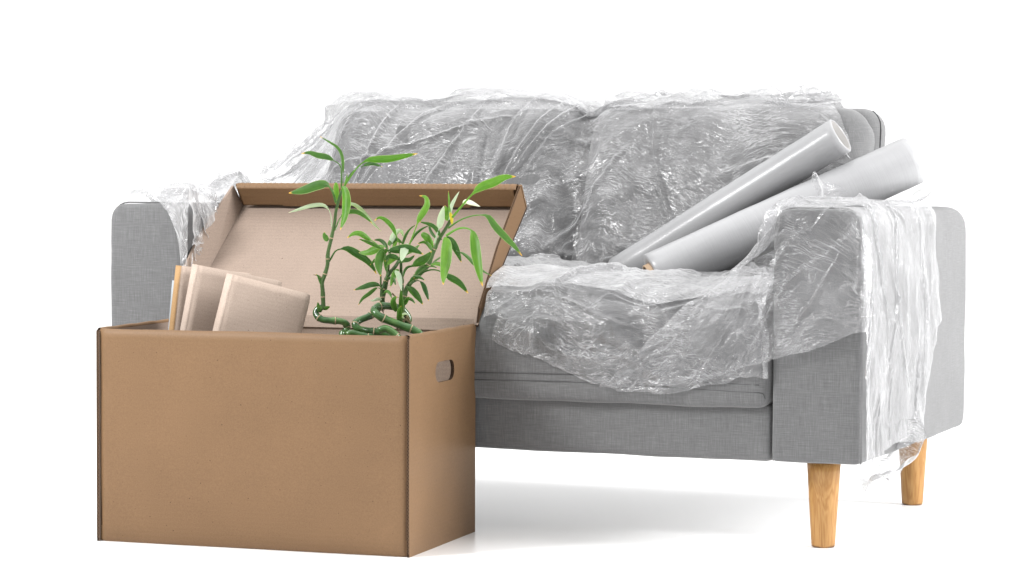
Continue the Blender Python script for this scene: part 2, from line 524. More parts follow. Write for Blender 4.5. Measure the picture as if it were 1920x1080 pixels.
def smooth01(a, b, x):
    t = np.clip((x - a) / (b - a), 0, 1)
    return t * t * (3 - 2 * t)
SEAT_C, SEAT_H = (0, .275, .353), (XI - .003, .285, .096)
BASE_C, BASE_H = (0, D / 2 - .01, (ZB + .268) / 2), (XI - .003, D / 2 - .02, (.268 - ZB) / 2)
LEAN = math.radians(21)
RB = np.array([[1, 0, 0], [0, math.cos(LEAN), math.sin(LEAN)], [0, -math.sin(LEAN), math.cos(LEAN)]])   # columns = cushion axes
CW = XI / 2
BC_Z = (0.662, 0.640)
def cush_c(s): return (s * CW, BC_Z[0], BC_Z[1])
CUSH_H = (CW - .0035, .068, .190)
LEAN2 = math.radians(9)
RF = np.array([[1, 0, 0], [0, math.cos(LEAN2), math.sin(LEAN2)], [0, -math.sin(LEAN2), math.cos(LEAN2)]])
BACK_C, BACK_H = (0, .752, .512), (XI - .002, .056, .320)

def sd_seat(p):
    # crowned cushion: big soft radius along the front top edge, rising a little to the back
    nx = np.clip(1 - (p[:, 0] / XI) ** 2, 0, 1) ** .6
    z = p[:, 2] - np.where(p[:, 2] > .34, (.030 * smooth01(.02, .30, p[:, 1]) + .004) * nx, 0)
    y = p[:, 1] + .006 * nx
    a = sd_rect2(y, z, SEAT_C[1], SEAT_C[2], SEAT_H[1], SEAT_H[2], .078, .03, .022, .02)
    b = sd_rect2(p[:, 0], p[:, 2], 0, SEAT_C[2], SEAT_H[0], SEAT_H[2] + .04, .03, .03, .02, .02)
    d = smax(a, b, .03)
    f, o = lid_side(p)          # the lid rests in the soft cushion edge
    return smax(d, np.minimum(f + .010, .030 - o), .02)
sd_base = lambda p: sd_rbox(p, BASE_C, BASE_H, .012)
sd_cush = lambda p, s: sd_rbox(p, cush_c(s), CUSH_H, .058, (0, .036, .008), RB)
sd_back = lambda p: sd_rbox(p, BACK_C, BACK_H, .045, (0, .0, .0), RF)
def sd_sofa(p):
    d = np.minimum(sd_arm(p, 1), sd_arm(p, -1))
    d = np.minimum(d, sd_seat(p))
    d = np.minimum(d, np.minimum(sd_cush(p, 1), sd_cush(p, -1)))
    d = np.minimum(d, sd_back(p))
    return np.minimum(d, sd_base(p))
def grad(f, p, e=1e-4):
    g = np.empty_like(p)
    for i in range(3):
        dp = np.zeros(3); dp[i] = e
        g[:, i] = f(p + dp) - f(p - dp)
    n = np.linalg.norm(g, axis=1)
    return g / np.maximum(n, 1e-9)[:, None]

def sdf_mesh(name, c, h, f, mat, parent, n=(24, 24, 24), R=None, wob=0.0, wf=9.0, seed=0):
    """a box grid pulled onto the surface of f"""
    def sp(k):
        t = np.linspace(-1, 1, k + 1)
        return np.sign(t) * (1 - (1 - np.abs(t)) ** 1.7)
    ax = [sp(k) for k in n]
    idx, verts, faces = {}, [], []
    def vid(i, j, k):
        key = (i, j, k)
        if key not in idx:
            idx[key] = len(verts)
            verts.append((ax[0][i], ax[1][j], ax[2][k]))
        return idx[key]
    for fix in range(3):
        a, b = [q for q in range(3) if q != fix]
        for side in (0, n[fix]):
            for i in range(n[a]):
                for j in range(n[b]):
                    def mk(ii, jj):
                        t = [0, 0, 0]; t[fix] = side; t[a] = ii; t[b] = jj
                        return vid(*t)
                    q = (mk(i, j), mk(i + 1, j), mk(i + 1, j + 1), mk(i, j + 1))
                    flip = (side == 0) ^ (fix == 1)
                    faces.append(q[::-1] if flip else q)
    p = np.array(verts) * np.asarray(h)
    if R is not None:
        p = p @ R.T
    p = p + np.asarray(c)
    for _ in range(8):
        p = p - grad(f, p) * (f(p) * .9)[:, None]
    if wob:
        g = grad(f, p, 2e-3)
        nz = noise3(p * wf + seed) + .5 * noise3(p * wf * 2.3 + seed + 9)
        p = p + g * (nz * wob)[:, None]
    return mesh_obj(name, p, faces, mat, parent)

sofa = empty('sofa', SM, 'grey linen two seat sofa on tapered wooden legs, partly wrapped in film', 'sofa')
for s in (-1, 1):
    arm = sdf_mesh('arm', (s * (HW - A / 2), D / 2, (ZB + HA) / 2), (A / 2, D / 2, (HA - ZB) / 2), lambda p, s=s: sd_arm(p, s), M['fabric'], sofa, (20, 40, 30), wob=.0016, seed=3 * s)
    # seam round the front panel
    x0, x1 = s * (HW - A / 2) - A / 2, s * (HW - A / 2) + A / 2
    path = []
    for z in np.linspace(ZB + .004, HA - .04, 12): path.append((x0 + .001, .012, z))
    for k in range(1, 7):
        a = math.pi / 2 * k / 6
        path.append((x0 + .001 + .038 * (1 - math.cos(a)), .012, HA - .0385 + .038 * math.sin(a)))
    for k in range(0, 7):
        a = math.pi / 2 * k / 6
        path.append((x1 - .001 - .038 * (1 - math.sin(a)), .012, HA - .0385 + .038 * math.cos(a)))
    for z in np.linspace(HA - .05, ZB + .004, 12): path.append((x1 - .001, .012, z))
    v, f = tube(path, .0017, 6)
    mesh_obj('piping', v, f, M['fabric'], arm)
seat = sdf_mesh('seat_cushion', SEAT_C, SEAT_H, sd_seat, M['fabric'], sofa, (48, 26, 14), wob=.0028, wf=7)
for z, dx in ((.292, .0), (.306, .02)):
    path = []
    for k in range(60):
        x = -XI + .02 + (2 * XI - .04) * k / 59
        path.append((x, float(-.0165 - .006 * (1 - (x / XI) ** 2)), z + .004 * math.sin(x * 7)))
    if z < .3:   # the lower seam turns down at the end
        path += [(XI - .010, -.0125, z - .006), (XI - .005, -.010, z - .016)]
    P = np.array(path)
    for _ in range(6):
        d = sd_seat(P); P = P - grad(sd_seat, P) * (d - .0002)[:, None]
    v, f = tube(P, .0009, 6)
    mesh_obj('seam', v, f, M['seam'], seat)
base = sdf_mesh('base', BASE_C, BASE_H, sd_base, M['fabric'], sofa, (40, 16, 10), wob=.0022, wf=6)
for s in (-1, 1):
    sdf_mesh('back_cushion', cush_c(s), CUSH_H, lambda p, s=s: sd_cush(p, s), M['fabric'], sofa, (32, 12, 26), RB, wob=.0035, wf=8, seed=20 + s)
bk = sdf_mesh('backrest', BACK_C, BACK_H, sd_back, M['fabric'], sofa, (40, 12, 30), RF, wob=.0016, wf=7)
for s in (-1, 1):
    pth = []
    for k in range(26):
        t = k / 25
        q = np.array([s * (XI + .004), -.022, -.2 + .56 * t])
        pth.append(RF @ q + np.asarray(BACK_C))
    P = np.array(pth)
    for _ in range(6):
        P = P - grad(sd_back, P) * (sd_back(P) - .0003)[:, None]
    v, f = tube(P, .0013, 6)
    mesh_obj('seam', v, f, M['seam'], bk)
bevel_box('underside', (-HW + .03, .05, ZB - .0015), (HW - .03, D - .05, ZB + .004), M['lining'], sofa, .002)
for i, (x, y) in enumerate([(HW - .088, .075), (HW - .088, D - .095), (-HW + .088, .075), (-HW + .088, D - .095)]):
    prof = [(.0, .0), (.0195, .0), (.0212, .0015), (.0222, .006)] + [(.0222 + (.0315 - .0222) * (z - .006) / (ZB - .006), z) for z in np.linspace(.02, ZB - .002, 9)] + [(.0, ZB - .002)]
    seg = 28
    verts, faces = [], []
    for r, z in prof:
        for k in range(seg):
            a = 2 * math.pi * k / seg
            verts.append((max(r, 1e-4) * math.cos(a), max(r, 1e-4) * math.sin(a), z))
    for j in range(len(prof) - 1):
        for k in range(seg):
            k2 = (k + 1) % seg
            faces.append((j * seg + k, j * seg + k2, (j + 1) * seg + k2, (j + 1) * seg + k))
    mesh_obj('leg', verts, faces, M['wood'], sofa, matrix=Matrix.Translation((x, y, 0)) @ Matrix.Rotation(i * 1.3 + 2.4, 4, 'Z'))

# ---------------------------------------------------------------- cardboard box
box = empty('cardboard_box', BM, 'large brown cardboard box with its lid open, holding books and bamboo', 'box')

def panel(name, outline, holes, thick, mat, parent, frame, sub=0, warp=0.0, mat_in=None):
    """flat board from 2-D outline (a,b) with holes; frame = (origin, a-axis, b-axis, normal)"""
    o, ea, eb, en = [Vector(v) for v in frame]
    bm = bmesh.new()
    edges = []
    for loop in [outline] + holes:
        vs = [bm.verts.new((a, b, 0)) for a, b in loop]
        edges += [bm.edges.new((vs[i], vs[(i + 1) % len(vs)])) for i in range(len(vs))]
    bmesh.ops.triangle_fill(bm, edges=edges, use_beauty=True, normal=(0, 0, 1))
    for f in bm.faces:
        if f.normal.z < 0: f.normal_flip()
    if sub:
        bmesh.ops.subdivide_edges(bm, edges=[e for e in bm.edges if e.calc_length() > .03], cuts=sub, use_grid_fill=True)
        bmesh.ops.triangulate(bm, faces=bm.faces[:])
    r = bmesh.ops.extrude_face_region(bm, geom=bm.faces[:])
    top = {v for v in r['geom'] if isinstance(v, bmesh.types.BMVert)}
    for v in bm.verts:
        b_off = thick if v in top else 0
        wv = warp * noise3(np.array([[v.co.x * 6 + 3.3, v.co.y * 6 + 1.7, .5]]))[0] if warp else 0
        v.co = o + ea * v.co.x + eb * v.co.y + en * (b_off + float(wv))
    bmesh.ops.recalc_face_normals(bm, faces=bm.faces[:])
    me = bpy.data.meshes.new(name)
    bm.to_mesh(me); bm.free()
    ob = finish(name, me, mat, parent, False)
    if mat_in is not None:      # the face towards -normal is the inner liner, cut edges get the flutes' shade as a dark colour
        me.materials.append(mat_in)
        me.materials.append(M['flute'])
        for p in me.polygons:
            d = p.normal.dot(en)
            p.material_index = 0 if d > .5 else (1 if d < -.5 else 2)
    return ob

def slot(cx, cy, w, h, n=8):
    r = h / 2
    pts = []
    for k in range(n + 1):
        a = -math.pi / 2 + math.pi * k / n
        pts.append((cx + w / 2 - r + r * math.cos(a), cy + r * math.sin(a)))
    for k in range(n + 1):
        a = math.pi / 2 + math.pi * k / n
        pts.append((cx - w / 2 + r + r * math.cos(a), cy + r * math.sin(a)))
    return pts

def flute_edge(parent, p0, p1, width_axis, thick, out_axis, period=.0068):
    """cut edge of corrugated board: a wavy paper ribbon between the two liners, set in a dark groove"""
    p0, p1 = Vector(p0), Vector(p1)
    wa, oa = Vector(width_axis).normalized(), Vector(out_axis).normalized()
    L = (p1 - p0).length
    n = int(L / period * 6)
    verts, faces = [], []
    for i in range(n + 1):
        q = p0.lerp(p1, i / n)
        s = math.sin(2 * math.pi * (i / n) * L / period)
        c = q + wa * (s * thick * .38)
        tw = thick * .09
        verts += [c - wa * tw, c + wa * tw, c + wa * tw + oa * .0009, c - wa * tw + oa * .0009]
    for i in range(n):
        for k in range(4):
            faces.append((4 * i + k, 4 * i + (k + 1) % 4, 4 * i + 4 + (k + 1) % 4, 4 * i + 4 + k))
    mesh_obj('fluting', verts, faces, M['flute_paper'], parent, False)
    for s in (-1, 1):
        verts, faces = [], []
        for q in (p0, p1):
            c = q + wa * (s * thick * .45)
            a = thick * .06
            verts += [c - wa * a, c + wa * a, c + wa * a + oa * .001, c - wa * a + oa * .001]
        faces = [(0, 1, 5, 4), (1, 2, 6, 5), (2, 3, 7, 6), (3, 0, 4, 7), (0, 3, 2, 1), (4, 5, 6, 7)]
        mesh_obj('liner_edge', verts, faces, M['flute_paper'], parent, False)
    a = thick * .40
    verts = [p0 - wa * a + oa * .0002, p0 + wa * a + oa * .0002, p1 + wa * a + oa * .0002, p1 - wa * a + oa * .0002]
    mesh_obj('edge_shade', verts, [(0, 1, 2, 3)], M['flute'], parent, False)  # flat strip, the hollow's shade put into its dark colour

# right and left side panels (double board with a hand hole)
for s in (1, -1):
    hole = slot(.186, .322, .104, .038)
    sp = panel('side_panel', [(.0, .0), (BD, .0), (BD, BH), (.0, BH - .002)], [hole], T, M['card_out'], box,
               ((s * (HB - T), 0, 0), (0, 1, 0), (0, 0, 1), (s, 0, 0)), sub=2, warp=.0012, mat_in=M['card_in'])
    panel('inner_side_panel', [(.004, .03), (BD - .006, .03), (BD - .006, BH - .001), (.004, BH - .003)], [slot(.194, .321, .108, .041)], T * .9, M['card_in'], box,
          ((s * (HB - 2.3 * T), 0, 0), (0, 1, 0), (0, 0, 1), (s, 0, 0)), sub=1, warp=.001, mat_in=M['card_in'])
    cx0, cx1 = sorted((s * (HB - 2.45 * T), s * (HB - .034)))
    bevel_box('gap_backing', (cx0, .0080, .006), (cx1, .0112, BH - .012), M['card_in'], box, .0006, 1)  # added backing strip that blocks the bright slit at the corner gap
    # rolled top fold joining the two boards
    verts, faces = [], []
    K = 8
    for j in range(13):
        y = .003 + (BD - .005) * j / 12
        zz = BH - .003 + .002 * y / BD
        for k in range(K + 1):
            a = math.pi * k / K
            verts.append((s * (HB - T * 1.15 + T * 1.17 * math.cos(a)), y, zz + .0055 * math.sin(a) + .0006 * math.sin(j * 2.1)))
    for j in range(12):
        for k in range(K):
            q = (j * (K + 1) + k, j * (K + 1) + k + 1, (j + 1) * (K + 1) + k + 1, (j + 1) * (K + 1) + k)
            faces.append(q if s > 0 else q[::-1])
    mesh_obj('top_fold', verts, faces, M['card_out'], box)
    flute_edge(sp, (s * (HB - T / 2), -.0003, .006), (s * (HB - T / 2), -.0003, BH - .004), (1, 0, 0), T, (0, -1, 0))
# front panel with softly folded vertical edges
def front_panel():
    n, m = 60, 24
    verts, faces = [], []
    x0, x1 = -HB + T + .0004, HB - T - .0006
    for j in range(m + 1):
        for i in range(n + 1):
            t = i / n
            x = x0 + (x1 - x0) * t
            z = .0 + (BH + .001) * j / m
            e = min(x - x0, x1 - x)
            y = .0035 * max(0, 1 - e / .006) ** 2 * 1.0
            y += .0022 * float(noise3(np.array([[x * 5, z * 4, .3]]))[0])
            y -= .0028 * math.sin(math.pi * t) * math.sin(math.pi * min(1, j / m))
            if j == m: z += .0016 * float(noise3(np.array([[x * 9, 2.2, .3]]))[0])
            if j == 0: y += .0025
            if j == 1: z = .004; 
            verts.append((x, y + .0005, z))
    nv = len(verts)
    verts += [(x, y + T, z) for x, y, z in verts]
    for j in range(m):
        for i in range(n):
            a = j * (n + 1) + i
            faces.append((a, a + 1, a + n + 2, a + n + 1))
            faces.append((nv + a, nv + a + n + 1, nv + a + n + 2, nv + a + 1))
    for i in range(n):
        a = m * (n + 1) + i
        faces.append((a, a + 1, nv + a + 1, nv + a))
        faces.append((i, nv + i, nv + i + 1, i + 1))
    for j in range(m):
        a = j * (n + 1)
        faces.append((a, a + n + 1, nv + a + n + 1, nv + a))
        a += n
        faces.append((a, nv + a, nv + a + n + 1, a + n + 1))
    o = mesh_obj('front_panel', verts, faces, M['card_out'], box)
front_panel()
bevel_box('back_panel', (-HB + T + .001, BD - T, .002), (HB - T - .001, BD - .0005, BH - .002), M['card_in'], box, .001)
bevel_box('bottom_panel', (-HB + T, .006, .0008), (HB - T, BD - T - .001, .006), M['card_in'], box, .001)

lid = panel('lid', [(-HB - .002, 0), (HB + .004, 0), (HB + .004, LL), (-HB - .002, LL)], [], T, M['card_out'], box,
            (lo, (1, 0, 0), ld, -ln), sub=3, warp=.0015, mat_in=M['card_in'])
panel('hinge_fold', [(-HB + .01, -.012), (HB - .004, -.012), (HB - .004, .012), (-HB + .01, .012)], [], .002, M['card_in'], lid,
      (lo + ln * .001 + Vector((0, -.003, -.001)), (1, 0, 0), Vector((0, .35, .94)).normalized(), Vector((0, -.94, .35)).normalized()))
rf = panel('lid_side_flap', [(.006, 0), (LL - .004, 0), (LL - .004, LH), (LL * .5, LH * .80), (.03, LH * .30)], [], T, M['card_out'], lid,
           (lo + Vector((HB - .001, 0, 0)), ld, ln, (1, 0, 0)), mat_in=M['card_in'])
ea = lambda s, h: lo + Vector((HB + .0013, 0, 0)) + ld * s + ln * (h + .0003)
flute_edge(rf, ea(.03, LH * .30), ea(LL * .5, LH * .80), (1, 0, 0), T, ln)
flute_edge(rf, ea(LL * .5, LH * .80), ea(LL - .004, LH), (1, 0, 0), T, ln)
lfv = []
for sdist, h, splay in ((.004, .001, 0), (.06, LH * .78, -.020), (.2, LH * .95, -.024), (LL - .004, LH * .98, -.008)):
    lfv.append((sdist, h, splay))
verts, faces = [], []
for off in (0, -T):
    for sdist, h, splay in lfv:
        verts.append(Vector((-HB + .002 + off, 0, 0)) + lo + ld * sdist)
        verts.append(Vector((-HB + .002 + off + splay, 0, 0)) + lo + ld * sdist + ln * h)
for i in range(3):
    a = 2 * i
    faces += [(a, a + 1, a + 3, a + 2), (a + 8, a + 10, a + 11, a + 9), (a + 1, a + 9, a + 11, a + 3)]
faces += [(0, 8, 9, 1), (6, 7, 15, 14)]
mesh_obj('lid_side_flap', verts, faces, M['card_in'], lid, False)
# far wall of the lid: outer board, rolled edge, inner board with two tabs
panel('lid_end_wall', [(-HB - .002, 0), (HB + .004, 0), (HB + .004, LH), (-HB - .002, LH)], [], T, M['card_out'], lid,
      (lo + ld * (LL - .002), (1, 0, 0), ln, ld), sub=2, warp=.0008)
iw = [(-HB + .010, LH + .001), (-HB + .010, .0125), (-HB + .098, .012), (-HB + .10, .0085), (-HB + .158, .0075), (-HB + .16, .0115),
      (HB - .17, .0125), (HB - .168, .0085), (HB - .112, .008), (HB - .11, .012), (HB - .012, .0125), (HB - .010, LH + .001)]
panel('lid_inner_wall', iw, [], T * .8, M['card_out'], lid, (lo + ld * (LL - .0150), (1, 0, 0), ln, ld), sub=1, warp=.0012)
verts, faces = [], []
K, N = 6, 190
for j in range(N + 1):
    x = -HB + .004 + (BW - .008) * j / N
    z0 = .0012 * (1 if (j // 2) % 2 else 0)
    for k in range(K + 1):
        a = math.pi * k / K
        verts.append(lo + ld * (LL - .0057 - .0090 * math.cos(a)) + ln * (LH - .0005 + (.0042 + z0) * math.sin(a)) + Vector((x, 0, 0)))
for j in range(N):
    for k in range(K):
        faces.append((j * (K + 1) + k, j * (K + 1) + k + 1, (j + 1) * (K + 1) + k + 1, (j + 1) * (K + 1) + k))
mesh_obj('rolled_edge', verts, faces, M['card_out'], lid)

# ---------------------------------------------------------------- books
def book(matrix, w, h, t, label, spine=None, cover=None, group='books in the cardboard box', corner=.004):
    """w along X from the spine, h along Z, t along Y (front cover at Y=0)"""
    o = empty('book', matrix, label, 'book', group)
    cover = cover or M['kraft']; spine = spine or M['kraft_pale']
    ct = .0028
    def board(name, y0, y1):
        n, m = 14, 14
        verts, faces = [], []
        for side, y in ((0, y0), (1, y1)):
            for j in range(m + 1):
                for i in range(n + 1):
                    x = .006 + (w - .006) * i / n; z = h * j / m
                    # worn, slightly rounded outer corners and a hinge groove beside the spine
                    cx = max(0, (x - (w - corner)) / corner); cz = max(0, (abs(z - h / 2) - (h / 2 - corner)) / corner)
                    k = 1 - .3 * cx * cz
                    zz = h / 2 + (z - h / 2) * (1 - corner / h * cx * cz)
                    xx = x - corner * .5 * cx * cz
                    yy = y + .0016 * math.exp(-((x - .013) / .004) ** 2) * (1 if y0 < t / 2 else -1)
                    yy += .0012 * float(noise3(np.array([[x * 14, z * 14, h * 40]]))[0]) * (x / w)
                    verts.append((xx, yy, zz))
        nv = (n + 1) * (m + 1)
        for j in range(m):
            for i in range(n):
                a = j * (n + 1) + i
                faces.append((a, a + 1, a + n + 2, a + n + 1))
                faces.append((nv + a, nv + a + n + 1, nv + a + n + 2, nv + a + 1))
        for i in range(n):
            a = m * (n + 1) + i
            faces.append((a, a + 1, nv + a + 1, nv + a)); faces.append((i, nv + i, nv + i + 1, i + 1))
        for j in range(m):
            a = j * (n + 1)
            faces.append((a, a + n + 1, nv + a + n + 1, nv + a)); a += n
            faces.append((a, nv + a, nv + a + n + 1, a + n + 1))
        return mesh_obj(name, verts, faces, cover, o, True)
    board('front_cover', 0, ct)
    board('back_cover', t - ct, t)
    verts, faces = [], []
    K = 8
    for z in np.linspace(0, h, 7):
        for k in range(K + 1):
            a = math.pi * k / K
            verts.append((.007 - .0065 * math.sin(a) ** .6, t / 2 - (t / 2) * math.cos(a), z))
        for k in range(K + 1):
            a = math.pi * (K - k) / K
            verts.append((.0085 - .0055 * math.sin(a) ** .6, t / 2 - (t / 2 - .002) * math.cos(a), z))
    R = 2 * (K + 1)
    for j in range(6):
        for k in range(R):
            k2 = (k + 1) % R
            faces.append((j * R + k, j * R + k2, (j + 1) * R + k2, (j + 1) * R + k))
    faces.append(tuple(range(R))[::-1]); faces.append(tuple(6 * R + k for k in range(R)))
    mesh_obj('spine', verts, faces, spine, o, True)
    bevel_box('pages', (.009, ct + .0003, .004), (w - .006, t - ct - .0003, h - .004), M['pages'], o, .0008, 1)
    return o

def book_at(px, py, depth, tilt, yaw, w, h, t, lean=0.0, **kw):
    """top-left corner of the front cover at the photo pixel"""
    p = pix(px, py, depth)
    R = Matrix.Rotation(yaw, 4, 'Z') @ Matrix.Rotation(lean, 4, 'X') @ Matrix.Rotation(tilt, 4, 'Y')
    return book(Matrix.Translation(p) @ R @ Matrix.Translation((-.0125, 0, -h)), w, h, t, **kw)

Y0 = math.radians(24)
book_at(444, 516, 4.690, math.radians(14.5), Y0, .163, .205, .034, label='brown paper covered book in front with a bent worn corner')
book_at(378, 498, 4.745, math.radians(11), Y0, .176, .232, .030, label='brown paper covered book with pale spine, behind the front book')
book_at(346, 499, 4.800, math.radians(6.5), Y0 + .02, .150, .230, .024, label='brown paper covered book with an orange spine', spine=M['kraft_orange'])
book_at(338, 527, 4.835, math.radians(5.0), Y0 + .06, .150, .205, .018, label='thin grey blue book behind the orange spined book', cover=M['kraft_blue'], spine=M['kraft_blue'])
# books lying flat in the bottom of the box; the standing books and the plants rest on them
def flat_book(x, y, z, yaw, w, h, t, label):
    Mx = BM @ Matrix.Translation((x, y, z)) @ Matrix.Rotation(yaw, 4, 'Z') @ Matrix.Rotation(math.radians(-90), 4, 'X')
    return book(Mx @ Matrix.Translation((-w / 2, -t, -h / 2)), w, h, t, label)
ORD = ('lowest', 'second from the bottom', 'third from the bottom', 'third from the top', 'second from the top', 'topmost')
z = .0065
for k in range(6):
    t_ = (.046, .043, .045, .044, .045, .042)[k]
    flat_book(-.150, .178, z, .0, .285, .330, t_, 'large book lying flat under the standing books, %s of its stack' % ORD[k])
    z += t_ + .0006
z = .0065
for k in range(6):
    t_ = (.046, .043, .047, .044, .045, .042)[k]
    flat_book(.147, .178, z, .0, .285, .330, t_, 'large book lying flat under the bamboo, %s of its stack' % ORD[k])
    z += t_ + .0006
STACK_Z = z

# ---------------------------------------------------------------- lucky bamboo
def cane_mesh(parent, pts, r0, r1, nodes=(), name='cane', mat='cane', seg=12, n=40):
    c = catmull(pts, n)
    rad = []
    for i in range(n):
        t = i / (n - 1)
        r = r0 + (r1 - r0) * t
        for q in nodes:
            r += r0 * .16 * math.exp(-((t - q) / .018) ** 2)
        rad.append(r)
    v, f = tube(c, rad, seg)
    o = mesh_obj(name, v, f, M[mat], parent, uv=None)
    me = o.data
    uvl = me.uv_layers.new(name='UVMap')
    for lp in me.loops:
        i, k = divmod(lp.vertex_index, seg)
        uvl.data[lp.index].uv = (i / (n - 1) * .6, k / seg)
    for q in nodes:
        i = min(max(int(q * (n - 1)), 1), n - 2)
        a, b = c[i - 1], c[i + 1]
        tv = (b - a).normalized() * .0011
        v, f = tube([c[i] - tv, c[i] - tv * .3, c[i] + tv * .3, c[i] + tv], [rad[i] * .99, rad[i] * 1.035, rad[i] * 1.035, rad[i] * .99], seg)
        mesh_obj('node', v, f, M['node'], o)
    return o

def leaf(parent, pts, hw, depth, s0=.35, mat='leaf', dd=0.0, bow=0.0, twist=None, n=22):
    """pts: photo pixels along the leaf; hw: half width in pixels; s0: where the blade begins; dd: change of depth to the tip"""
    m = len(pts)
    P = []
    for i, (x, y) in enumerate(pts):
        t = i / (m - 1)
        P.append(pix(x, y, depth + dd * t + bow * math.sin(math.pi * t)))
    c = catmull(P, n)
    sc = depth / FPX
    tw = twist if twist is not None else rng.uniform(-.55, .55)
    verts, faces = [], []
    cols = 7
    for i in range(n):
        t = i / (n - 1)
        tg = (c[min(i + 1, n - 1)] - c[max(i - 1, 0)]).normalized()
        vw = Vector((0, 1, 0))
        sd = tg.cross(vw)
        if sd.length < .05: sd = Vector((1, 0, 0))
        sd.normalize()
        up = sd.cross(tg).normalized()
        ang = tw * (0.6 + .8 * t)
        side = sd * math.cos(ang) + up * math.sin(ang)
        nrm = side.cross(tg).normalized()
        if t < s0:
            k = .16 + .12 * (1 - t / max(s0, 1e-3))
        else:
            q = (t - s0) / (1 - s0)
            k = .16 * (1 - q) + (max(0.0, math.sin(math.pi * q ** .78))) ** .72 * (1 - .10 * q)
        wd = max(hw * .72 * sc * k / max(.55, math.cos(ang)), .0003)
        for j in range(cols):
            e = (j / (cols - 1) - .5) * 2
            rip = .05 * wd * math.sin(t * 17 + e * 2 + hw) * abs(e)
            verts.append(c[i] + side * (e * wd) + nrm * (abs(e) ** 1.3 * wd * .38 + rip))
    for i in range(n - 1):
        for j in range(cols - 1):
            a = i * cols + j
            faces.append((a, a + 1, a + cols + 1, a + cols))
    o = mesh_obj('leaf', verts, faces, M[mat], parent, uv=None)
    uvl = o.data.uv_layers.new(name='UVMap')
    for lp in o.data.loops:
        i, j = divmod(lp.vertex_index, cols)
        uvl.data[lp.index].uv = (i / (n - 1), j / (cols - 1))
    return o

def husk(parent, pts, depth, r=2.2):
    c = catmull([pix(x, y, depth) for x, y in pts], 8)
    v, f = tube(c, [r * depth / FPX * (1 - .85 * i / 7) for i in range(8)], 6)
    mesh_obj('husk', v, f, M['husk'], parent)

def PXS(pts, depth):
    """photo pixels with a depth offset each"""
    return [pix(p[0], p[1], depth + (p[2] if len(p) > 2 else 0)) for p in pts]

def plant(label, foot, depth):
    p = pix(foot[0], foot[1], depth)
    return empty('lucky_bamboo', Matrix.Translation((p.x, p.y, STACK_Z)), label, 'plant', 'bamboo stalks in the cardboard box')

def adopt(root):
    """children were built in world space: keep them there under the thing's own origin"""
    inv = root.matrix_world.inverted()
    for ch in [o for o in bpy.data.objects if o.parent == root]:
        ch.matrix_local = inv

# --- stalk 1: crooked cane, tall shoot
d1 = 4.745
pl = plant('lone crooked bamboo stalk with one tall shoot beside the books', (640, 700), d1)
b0 = pix(641, 632, d1); foot = Vector((b0.x - .004, b0.y, STACK_Z))
cane_mesh(pl, [foot, b0] + PXS([(646, 623), (651, 613, .004), (646, 605), (636, 602, -.004), (617, 601, -.006), (604, 599, -.004), (595, 593), (592, 586, .004), (596, 579, .006), (604, 576, .004)], d1), .0070, .0058, (.30, .46, .60, .72, .86), n=64)
cane_mesh(pl, PXS([(607, 581), (606, 566), (605, 545), (604, 530), (609, 515), (614, 497), (615, 475), (621, 448), (627, 420), (630, 396), (636, 372), (641, 356)], d1), .0042, .0026, (.12, .30, .44, .60), 'shoot', 'stem', n=48)
for q in (((607, 580), (598, 576), (596, 566)), ((606, 580), (612, 578), (619, 575)), ((604, 579), (599, 583), (597, 575))):
    leaf(pl, q, 5, d1 - .004, .05, 'leaf', n=10)
L1 = [
    ([(640, 358), (655, 335), (672, 312), (688, 301), (704, 300), (730, 299), (757, 294), (783, 288)], 9, .42, 'leaf_bright', -.03),
    ([(643, 345), (643, 315), (641, 292), (633, 277), (617, 266), (600, 256)], 4, .18, 'leaf', .02),
    ([(640, 352), (640, 320), (636, 308), (626, 301), (613, 294), (596, 291), (580, 286), (565, 288)], 7.5, .48, 'leaf', -.02),
    ([(630, 380), (624, 360), (616, 348), (608, 344), (590, 347), (565, 356), (541, 362)], 12, .30, 'leaf', -.03),
    ([(622, 425), (620, 402), (613, 389), (602, 384), (582, 386), (562, 392), (541, 399)], 5, .30, 'leaf_pale', -.02),
    ([(640, 350), (646, 358), (648, 380), (645, 405), (638, 431)], 11, .0, 'leaf_bright', -.03),
    ([(630, 342), (630, 358), (631, 375), (634, 392)], 7, .0, 'leaf_bright', .02),
    ([(630, 430), (640, 404), (653, 386), (661, 383), (675, 392), (690, 409), (703, 423), (715, 434)], 5, .36, 'leaf_pale', .02),
    ([(628, 432), (637, 410), (650, 399), (668, 398), (683, 406), (698, 419)], 6, .30, 'leaf', .0),
    ([(676, 314), (688, 308), (700, 307), (717, 313)], 5, .15, 'leaf', .02),
    ([(645, 350), (654, 332), (661, 322), (669, 316)], 2.5, .2, 'leaf', .02),
    ([(612, 498), (621, 484), (629, 471), (639, 467), (651, 467), (667, 476), (685, 488), (697, 500), (706, 514)], 10, .36, 'leaf', .02),
    ([(605, 538), (601, 526), (597, 518), (592, 514)], 4.5, .05, 'leaf', .0),
    ([(615, 452), (611, 447), (608, 440), (609, 435)], 7, .0, 'leaf', .0),
    ([(645, 352), (649, 338), (651, 326)], 3, .0, 'leaf_bright', .0),
]
for pts, hw, s0, m_, dd in L1:
    leaf(pl, pts, hw, d1 - .003, s0, m_, dd)
husk(pl, ((604, 522), (597, 517), (587, 515)), d1)
adopt(pl)

